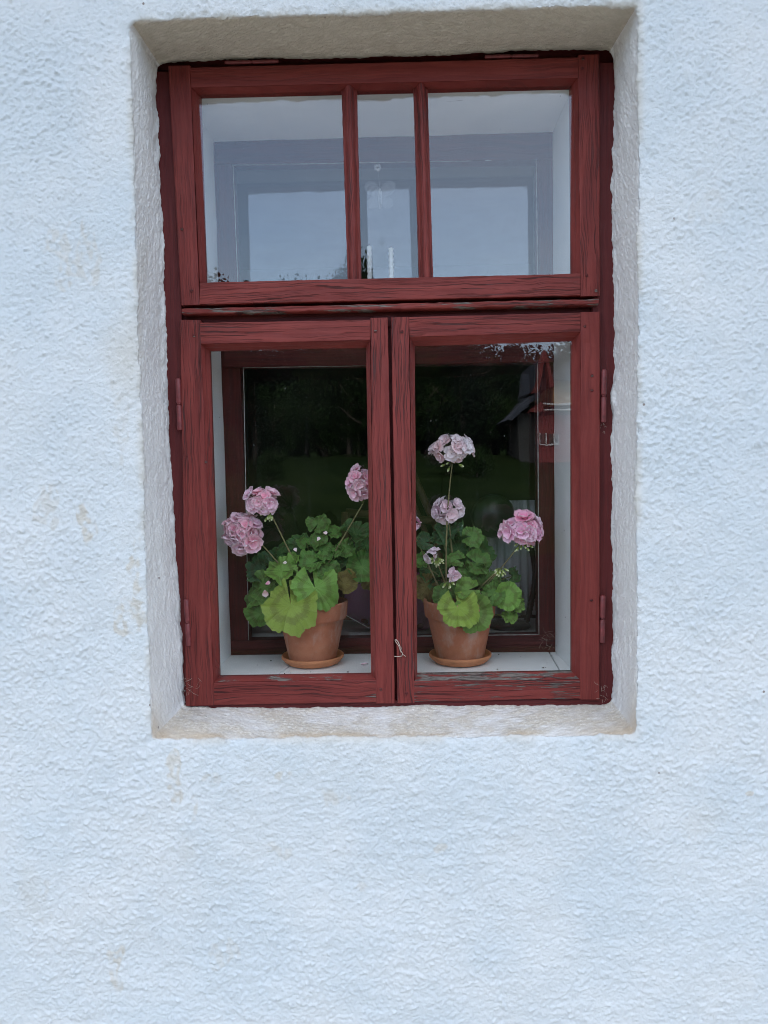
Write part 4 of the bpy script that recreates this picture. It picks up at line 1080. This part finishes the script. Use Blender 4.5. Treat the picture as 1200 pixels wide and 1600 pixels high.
for i in range(len(P3) - 1):
    for k in range(10):
        a, b = P3[i], P3[i + 1]; p0 = P3[max(0, i - 1)]; p3 = P3[min(len(P3) - 1, i + 2)]; u_ = k / 10
        pts.append(0.5 * ((2 * a) + (b - p0) * u_ + (2 * p0 - 5 * a + 4 * b - p3) * u_ * u_ + (3 * a - p0 - 3 * b + p3) * u_ ** 3))
tube('gooseneck', pts, [0.0095 if i % 2 else 0.0078 for i in range(len(pts))], M['lampblack'], lamp, 12)
# round shade turned to the window
hc = at(774, 812, .47); n = 32
prof = [(0, 0), (.02, .002), (.045, .012), (.062, .032), (.068, .056), (.066, .057), (.060, .034), (.043, .016), (0, .006)]
vs, fs = lathe_geo([(r_, z_) for r_, z_ in prof], 40)
link('lamp_shade', mesh('lamp_shade', vs, fs, True), M['lampgreen'], lamp, mw=Matrix.Translation(hc) @ Matrix.Rotation(math.radians(-82), 4, 'X') @ Matrix.Scale(-1 if False else 1, 4))
# patterned cushion behind the centre stile
t = NT('flowered cloth'); v = t.obj()
vv_ = t.voro(v, 22.0); col = t.mix(t.rng(vv_, 0.30, 0.26), (0.42, 0.20, 0.36), (0.20, 0.01, 0.035))
col = t.mix(t.rng(t.noise(v, 26, 2), 0.55, 0.6), col, (0.45, 0.25, 0.42)); M['cloth'] = t.fin(col, 0.9)
bm = bmesh.new(); bmesh.ops.create_uvsphere(bm, u_segments=32, v_segments=20, radius=1)
for v_ in bm.verts:
    x, y, z = v_.co; e_ = lambda q: math.copysign(abs(q) ** 0.55, q); v_.co = (e_(x) * .14, y * .05 * (1 - .3 * (x * x + z * z)), e_(z) * .09)
cc = at(612, 935, .46)
link('cushion', bm_mesh('cushion', bm, True), M['cloth'], None, mw=Matrix.Translation((cc.x, .45, cc.z)) @ Matrix.Rotation(math.radians(9), 4, 'Y'), label='pink cushion with dark red leaf pattern behind the centre stile', cat='cushion')
# wooden chair standing in the room
M['chair'] = plain('brown chair wood', (0.20, 0.11, 0.06), 0.5, 8, 0.25)
ch = empty('wooden_chair', (-0.02, .9, -.75), 'brown wooden chair back just visible between the geraniums', 'chair')
def sl_(name, a, b, w=0.016): tube(name, [a, (Vector(a) + Vector(b)) / 2, b], w, M['chair'], ch, 10)
ca, cb = at(640, 720, .9), at(682, 812, .85)
sl_('back_slat', at(628, 700, .92), at(684, 830, .84), .013); sl_('back_slat', at(622, 730, .92), at(672, 850, .84), .011)
sl_('back_post', at(684, 800, .84), (at(684, 830, .84).x, .84, -.75)); sl_('back_post', at(540, 800, .84), (at(540, 830, .84).x, .84, -.75))
sl_('top_rail', at(540, 800, .84), at(690, 815, .84), .014)
zc = -0.30
bm = bmesh.new(); box_into(bm, (at(540, 830, .84).x, .84, zc), (at(684, 830, .84).x, 1.22, zc + .03), .008); link('seat', bm_mesh('seat', bm), M['chair'], ch)
sl_('leg', (at(684, 830, .84).x - .02, 1.19, zc), (at(684, 830, .84).x - .02, 1.19, -.75)); sl_('leg', (at(540, 830, .84).x + .02, 1.19, zc), (at(540, 830, .84).x + .02, 1.19, -.75))
# pale curtain panel at the right inside
M['curtain'] = plain('pale grey cloth', (0.66, 0.68, 0.68), 0.9, 20, 0.08)
vs, fs = [], []; xa, xb = at(752, 900, .64).x, at(880, 900, .64).x; za, zb = sz + .001, at(800, 782, .64).z; n = 60
for i in range(n + 1):
    for z_ in (za, (za + zb) / 2, zb): vs.append((xa + (xb - xa) * i / n, .64 + .012 * math.sin(i * 1.1) + .005 * math.sin(i * .37), z_))
for i in range(n):
    for j in range(2): a = i * 3 + j; fs.append((a, a + 3, a + 4, a + 1))
me = mesh('cloth_panel', vs, fs, True); o = link('draped_cloth', me, M['curtain'], None, label='pale pleated cloth hanging behind the lamp in the dark room', cat='curtain')
sm_ = o.modifiers.new('solid', 'SOLIDIFY'); sm_.thickness = 0.004

# ---------------------------------------------------------------- the yard behind the camera, seen mirrored in the panes
def mirror_dir(px, py=746):
    d = R @ Vector(((px - CX) / F, 1.0, -(py - CY) / F)); return Vector((d.x / d.y, -1, d.z / d.y))
def yard(px, dist):
    "ground point that the pane mirrors in photograph column px, dist metres out"
    d = mirror_dir(px); x = CAM.x + d.x * (dist + 1.7); return Vector((x, -dist, gh(x, -dist)))
t = NT('meadow grass'); v = t.obj(); n1 = t.noise(v, 0.35, 5); n2 = t.noise(v, 9, 5)
col = t.mix(t.rng(n1, 0.35, 0.65), (0.010, 0.019, 0.007), (0.021, 0.033, 0.011)); col = t.mix(t.rng(n2, 0.4, 0.7, 0, 0.5), col, (0.010, 0.020, 0.006))
M['grass'] = t.fin(col, 0.95, t.bump(n2, 0.6, 0.05), Specular_IOR_Level=0.0)
M['gravel'] = plain('yard gravel', (0.20, 0.19, 0.17), 0.95, 14, 0.25, 0.02, Specular_IOR_Level=0.0)
M['bounce_gravel'] = plain('pale bounce gravel', (0.58, 0.53, 0.45), 0.95, 14, 0.2, 0.02)
N_ = 60
gv = {}
def gh(x, y):
    d = math.hypot(x, y); h = 0.0
    if y < -14: h += 2.8 * min(1, (-14 - y) / 26) ** 1.3
    if y < -45: h += 7.0 * (1 - math.exp(-((-45 - y) / 70) ** 2)) * (1 + 0.35 * math.sin(x * 0.018 + 1))
    return G + h
rings = [0, 3, 6, 10, 15, 22, 30, 40, 52, 66, 84, 110, 150, 210, 320, 600]
vs = [(0, 0, G)]; fs = []
for r_ in rings[1:]:
    for k in range(72): a = 2 * PI * k / 72; x, y = r_ * math.cos(a), r_ * math.sin(a); vs.append((x, y, gh(x, y)))
for k in range(72): fs.append((0, 1 + k, 1 + (k + 1) % 72))
for j in range(len(rings) - 2):
    for k in range(72): a, b = 1 + j * 72 + k, 1 + j * 72 + (k + 1) % 72; fs.append((a, a + 72, b + 72, b))
link('ground', mesh('ground', vs, fs, True), M['grass'], None, kind='structure')
def strip(name, pts_, w, z, mat):
    vs, fs = [], []
    for i, p in enumerate(pts_):
        p = Vector(p); d = (Vector(pts_[min(i + 1, len(pts_) - 1)]) - Vector(pts_[max(i - 1, 0)])).normalized(); s_ = Vector((-d.y, d.x, 0)) * w / 2
        vs += [p - s_ + Vector((0, 0, z)), p + s_ + Vector((0, 0, z))]
    for i in range(len(pts_) - 1): fs.append((2 * i, 2 * i + 1, 2 * i + 3, 2 * i + 2))
    link(name, mesh(name, vs, fs), mat, None, kind='structure')
strip('road', [(-60, -34, G), (-30, -37, G), (0, -36, G), (12, -33, G), (25, -26, G), (40, -12, G), (50, 10, G)], 3.4, 0.012, M['gravel'])
strip('bounce_forecourt', [(-9, -1.9, G), (-2, -1.9, G), (2, -1.9, G), (9, -1.9, G)], 3.4, 0.008, M['bounce_gravel'])  # unseen pale ground added to bounce light up to the soffit and flowers
M['shade_ground'] = plain('dark shade ground', (0.020, 0.017, 0.012), 1.0, 3, 0.4, 0.04, Specular_IOR_Level=0.0)
strip('shade_strip', [(-30, -9.3, G), (0, -9.3, G), (30, -9.3, G)], 9.0, 0.010, M['shade_ground'])  # dark strip added for the shade on the near ground mirrored in the panes
strip('yard', [(4.0, -9.0, G), (9, -8, G), (20, -10, G)], 8.0, 0.004, M['gravel'])
# a stubble field on the slope
vs, fs = [], []; 
for i in range(13):
    for j in range(5):
        x = -62 + i * 4.6; y = -92 - j * 9; vs.append((x, y, gh(x, y) + 0.6 + 0.2 * j))
for i in range(12):
    for j in range(4): a = i * 5 + j; fs.append((a, a + 1, a + 6, a + 5))
M['stubble'] = plain('stubble', (0.34, 0.22, 0.10), 0.95, 0.5, 0.2)
link('field', mesh('field', vs, fs, True), M['stubble'], None, kind='structure')

# trees
t = NT('tree leaves'); v = t.obj(); n1 = t.noise(v, 0.9, 4)
base = t.info()['Color']; col = t.mix(t.rng(n1, 0.35, 0.65), t.mix(1.0, base, (0.55, 0.55, 0.5), 'MULTIPLY'), base)
M['tree'] = t.fin(col, 0.9, Specular_IOR_Level=0.05)
M['bark'] = plain('bark', (0.09, 0.07, 0.05), 0.9, 4, 0.4, 0.03)
def crown_mesh(seed, conif=False, nleaf=8000):
    r_ = np.random.default_rng(seed)
    if conif:
        h = r_.uniform(0, 1, nleaf) ** 0.8; rad_ = (1 - h) * 0.34 + 0.02; a = r_.uniform(0, 2 * PI, nleaf)
        rr = rad_ * np.sqrt(r_.uniform(0.15, 1, nleaf)) * (0.8 + 0.35 * np.sin(h * 45 + a)); c = np.stack([rr * np.cos(a), rr * np.sin(a), 0.12 + 0.88 * h], -1)
    else:
        nb_ = 34; bc_ = r_.normal(0, 1, (nb_, 3)); bc_ /= np.linalg.norm(bc_, axis=1, keepdims=True); bc_ *= r_.uniform(0.35, 1, (nb_, 1)) * np.array([.34, .34, .33]); bc_[:, 2] = bc_[:, 2] * 1.25 + 0.52
        br = r_.uniform(0.07, 0.15, nb_); w_ = r_.integers(0, nb_, nleaf); d = r_.normal(0, 1, (nleaf, 3)); d /= np.linalg.norm(d, axis=1, keepdims=True)
        c = bc_[w_] + d * (br[w_] * r_.uniform(0.5, 1.15, nleaf))[:, None]
    s_ = r_.uniform(0.006, 0.016, nleaf)[:, None]; u = r_.normal(0, 1, (nleaf, 3)); u /= np.linalg.norm(u, axis=1, keepdims=True)
    w = r_.normal(0, 1, (nleaf, 3)); w = np.cross(u, w); w /= np.linalg.norm(w, axis=1, keepdims=True)
    V = np.concatenate([c - u * s_, c + w * s_ * .7, c + u * s_, c - w * s_ * .7], 1).reshape(-1, 3)
    fs = np.arange(nleaf * 4).reshape(-1, 4)
    me = bpy.data.meshes.new('crown'); me.vertices.add(len(V)); me.vertices.foreach_set('co', V.astype(np.float32).ravel())
    me.loops.add(nleaf * 4); me.loops.foreach_set('vertex_index', fs.astype(np.int32).ravel()); me.polygons.add(nleaf)
    me.polygons.foreach_set('loop_start', np.arange(0, nleaf * 4, 4, dtype=np.int32)); me.polygons.foreach_set('loop_total', np.full(nleaf, 4, dtype=np.int32))
    me.update(calc_edges=True); me.materials.append(M['tree']); return me
def trunk_mesh(seed):
    r_ = random.Random(seed); g_ = [tube_geo([(0, 0, -.03), (0.005, 0, .2), (-.005, .01, .45), (0, 0, .8)], [.028, .020, .014, .004], 8)]
    for i in range(7):
        a = r_.uniform(0, 6.28); z0 = r_.uniform(.22, .6); e_ = Vector((math.cos(a) * .26, math.sin(a) * .26, z0 + r_.uniform(.08, .25)))
        g_.append(tube_geo(curve_pts((0, 0, z0), Vector((e_.x * .5, e_.y * .5, z0 + .03)), e_, 5), [.010, .008, .006, .004, .002], 6))
    vs, fs = merge_geo(g_); me = mesh('trunk', vs, fs, True); me.materials.append(M['bark']); return me
CR = [crown_mesh(11), crown_mesh(12), crown_mesh(13), crown_mesh(14, True, 7000)]; TK = [trunk_mesh(1), trunk_mesh(2)]
def tree(p, h, kind, wid, col, label, group='trees beyond the lawn'):
    e_ = empty('tree', p, label, 'tree', group)
    mw = Matrix.Translation(p) @ Matrix.Rotation(random.uniform(0, 6.28), 4, 'Z') @ Matrix.Diagonal((h * wid, h * wid, h, 1))
    c_ = link('crown', CR[kind], None, e_, mw=mw); c_.color = (*col, 1); link('trunk', TK[kind % 2], None, e_, mw=mw)
def lbl(a, grp):
    while True: yield a, grp
LBL = {True: lbl('dark evergreen tree in the treeline mirrored in the panes', 'dark evergreen trees beyond the lawn'), False: lbl('broad leafy tree in the treeline mirrored in the panes', 'leafy trees beyond the lawn')}
DG = (0.022, 0.042, 0.014); MG = (0.030, 0.060, 0.017); BG_ = (0.014, 0.028, 0.014)
# treeline: height chosen so that tops reach the elevation seen in the panes
random.seed(21)
k = 0
for px in range(160, 1120, 34):
    p = yard(px + random.uniform(-8, 8), 50 + random.uniform(-3, 6)); tree(p, (9.5 if px < 740 else 9.0) * random.uniform(.85, 1.1), k % 3, 1.25, BG_, 'dense dark tree in the second row of the treeline mirrored in the panes', 'second row of the treeline'); k += 1
for px in range(180, 1120, 27):
    dist = 42 + random.uniform(-4, 6) + (4 if px > 760 else 0)
    elev = 12.0 + random.uniform(-0.7, 0.7)
    if px > 735: elev = 9.8 + random.uniform(-0.9, 0.6)
    if px > 900: elev = 10.5
    if 345 < px < 500: elev = 8.4 + random.uniform(-0.5, 0.4)
    p = yard(px + random.uniform(-8, 8), dist); h = math.tan(math.radians(elev)) * (dist + 1.7) + CAM.z - p.z
    con = random.random() < 0.4
    if con: h *= 0.88
    tree(p, h, 3 if con else k % 3, 1.0 if con else 0.9, random.choice((DG, BG_, MG, DG)), *next(LBL[con]))
    k += 1
p = yard(545, 40); tree(p, math.tan(math.radians(15.2)) * 41.7 + CAM.z - p.z, 1, 0.6, DG, 'tallest leafy tree, its top mirrored low in the transom light', None)
for px in range(150, 620, 40):
    p = yard(px, 105 + random.uniform(-5, 8)); p.z = gh(p.x, p.y); tree(p, 13 + random.uniform(0, 3), k % 3, 1.1, DG, 'leafy tree on the far slope beyond the stubble field', 'trees on the far slope'); k += 1
for px, d_, h in [(700, 31, 1.6), (745, 30, 1.3), (420, 30, 1.4), (350, 33, 2.0)] + [(q, 40 + (q * 7 % 5), 3.2 + (q * 13 % 10) * .12) for q in range(170, 830, 26)]:
    tree(yard(px, d_) - Vector((0, 0, h * .2)), h * 1.4, k % 3, 1.1, MG, 'low leafy bush on the lawn edge', 'bushes on the lawn edge'); k += 1

# farmhouse mirrored in the right pane
M['tan'] = plain('yellow timber boards', (0.42, 0.27, 0.12), 0.8, 3, 0.2); M['barnred'] = plain('barn red', (0.22, 0.03, 0.025), 0.7, 3, 0.2)
M['slate'] = plain('grey slate roof', (0.055, 0.06, 0.075), 0.9, 2, 0.2, Specular_IOR_Level=0.1); M['winw'] = plain('white window paint', (0.75, 0.75, 0.73), 0.6, 5, 0.05)
M['darkglass'] = plain('dark glass', (0.02, 0.02, 0.02), 0.15, 5, 0.1)
FD = 36.0; f0 = yard(838, FD); k_px = (FD + 1.7) / F
fh = empty('farmhouse', f0, 'farmhouse with yellow gable boards and red ground floor mirrored in the right pane', 'farmhouse')
X_ = lambda px: yard(px, FD).x
Zp = lambda py: CAM.z + (746 - py) * k_px
def fbox(name, px0, px1, py0, py1, y0, y1, mat): return box(name, (min(X_(px0), X_(px1)), y0, Zp(py1)), (max(X_(px0), X_(px1)), y1, Zp(py0)), mat, fh)
yb = -FD
fbox('wall', 842, 960, 655, 735, yb - 6, yb, M['barnred']); fbox('gable_boards', 864, 960, 600, 640, yb - 6, yb + .05, M['tan'])
fbox('beam', 864, 960, 640, 656, yb - 6, yb - .3, M['slate'])
for a, b in ((873, 880), (883, 890), (893, 900)): w_ = fbox('window', a, b, 643, 653, yb - .30, yb - .25, M['darkglass'])
fbox('balcony_rail', 849, 905, 637, 639.5, yb + .1, yb + .2, M['winw']); fbox('balcony_floor', 849, 905, 647, 649, yb - .2, yb + .3, M['winw'])
for a in (845, 854, 863): fbox('window', a + 1, a + 7, 680, 697, yb + .01, yb + .06, M['darkglass'])
for a in (844.5, 852.5, 861.5, 870): fbox('window_frame', a - .6, a + .6, 679, 698, yb + .02, yb + .1, M['winw'])
fbox('window_frame', 844, 871, 697, 699, yb + .02, yb + .1, M['winw'])
def fpoly(name, pts_, y0, y1, mat):
    bm = bmesh.new(); a = [bm.verts.new((X_(x), y0, Zp(y))) for x, y in pts_]; b = [bm.verts.new((X_(x), y1, Zp(y))) for x, y in pts_]
    bm.faces.new(a); bm.faces.new(b[::-1])
    for i in range(len(a)): bm.faces.new((a[i], b[i], b[(i + 1) % len(a)], a[(i + 1) % len(a)]))
    link(name, bm_mesh(name, bm), mat, fh)
fpoly('roof', [(792, 660), (800, 661), (842, 628), (842, 616)], yb - 5, yb + .4, M['slate'])
fpoly('roof', [(862, 596), (908, 560), (965, 596), (965, 602), (862, 602)], yb - 6.3, yb + .5, M['slate'])
fpoly('dormer', [(838, 612), (848, 566), (858, 612)], yb - 5, yb - .2, M['slate'])
fpoly('bargeboard', [(833, 618), (838, 618), (849, 566), (847, 556)], yb - .1, yb + .5, M['barnred']); fpoly('bargeboard', [(862, 612), (857, 612), (847.5, 566), (848.5, 556)], yb - .1, yb + .5, M['barnred'])
fpoly('porch_gable', [(826, 650), (846, 636), (848, 650)], yb - .1, yb + .3, M['barnred'])
M['darkboards'] = plain('dark timber boards', (0.035, 0.033, 0.030), 0.8, 3, 0.3)
fbox('wall', 815, 842, 650, 735, yb - 5, yb - .2, M['darkboards'])
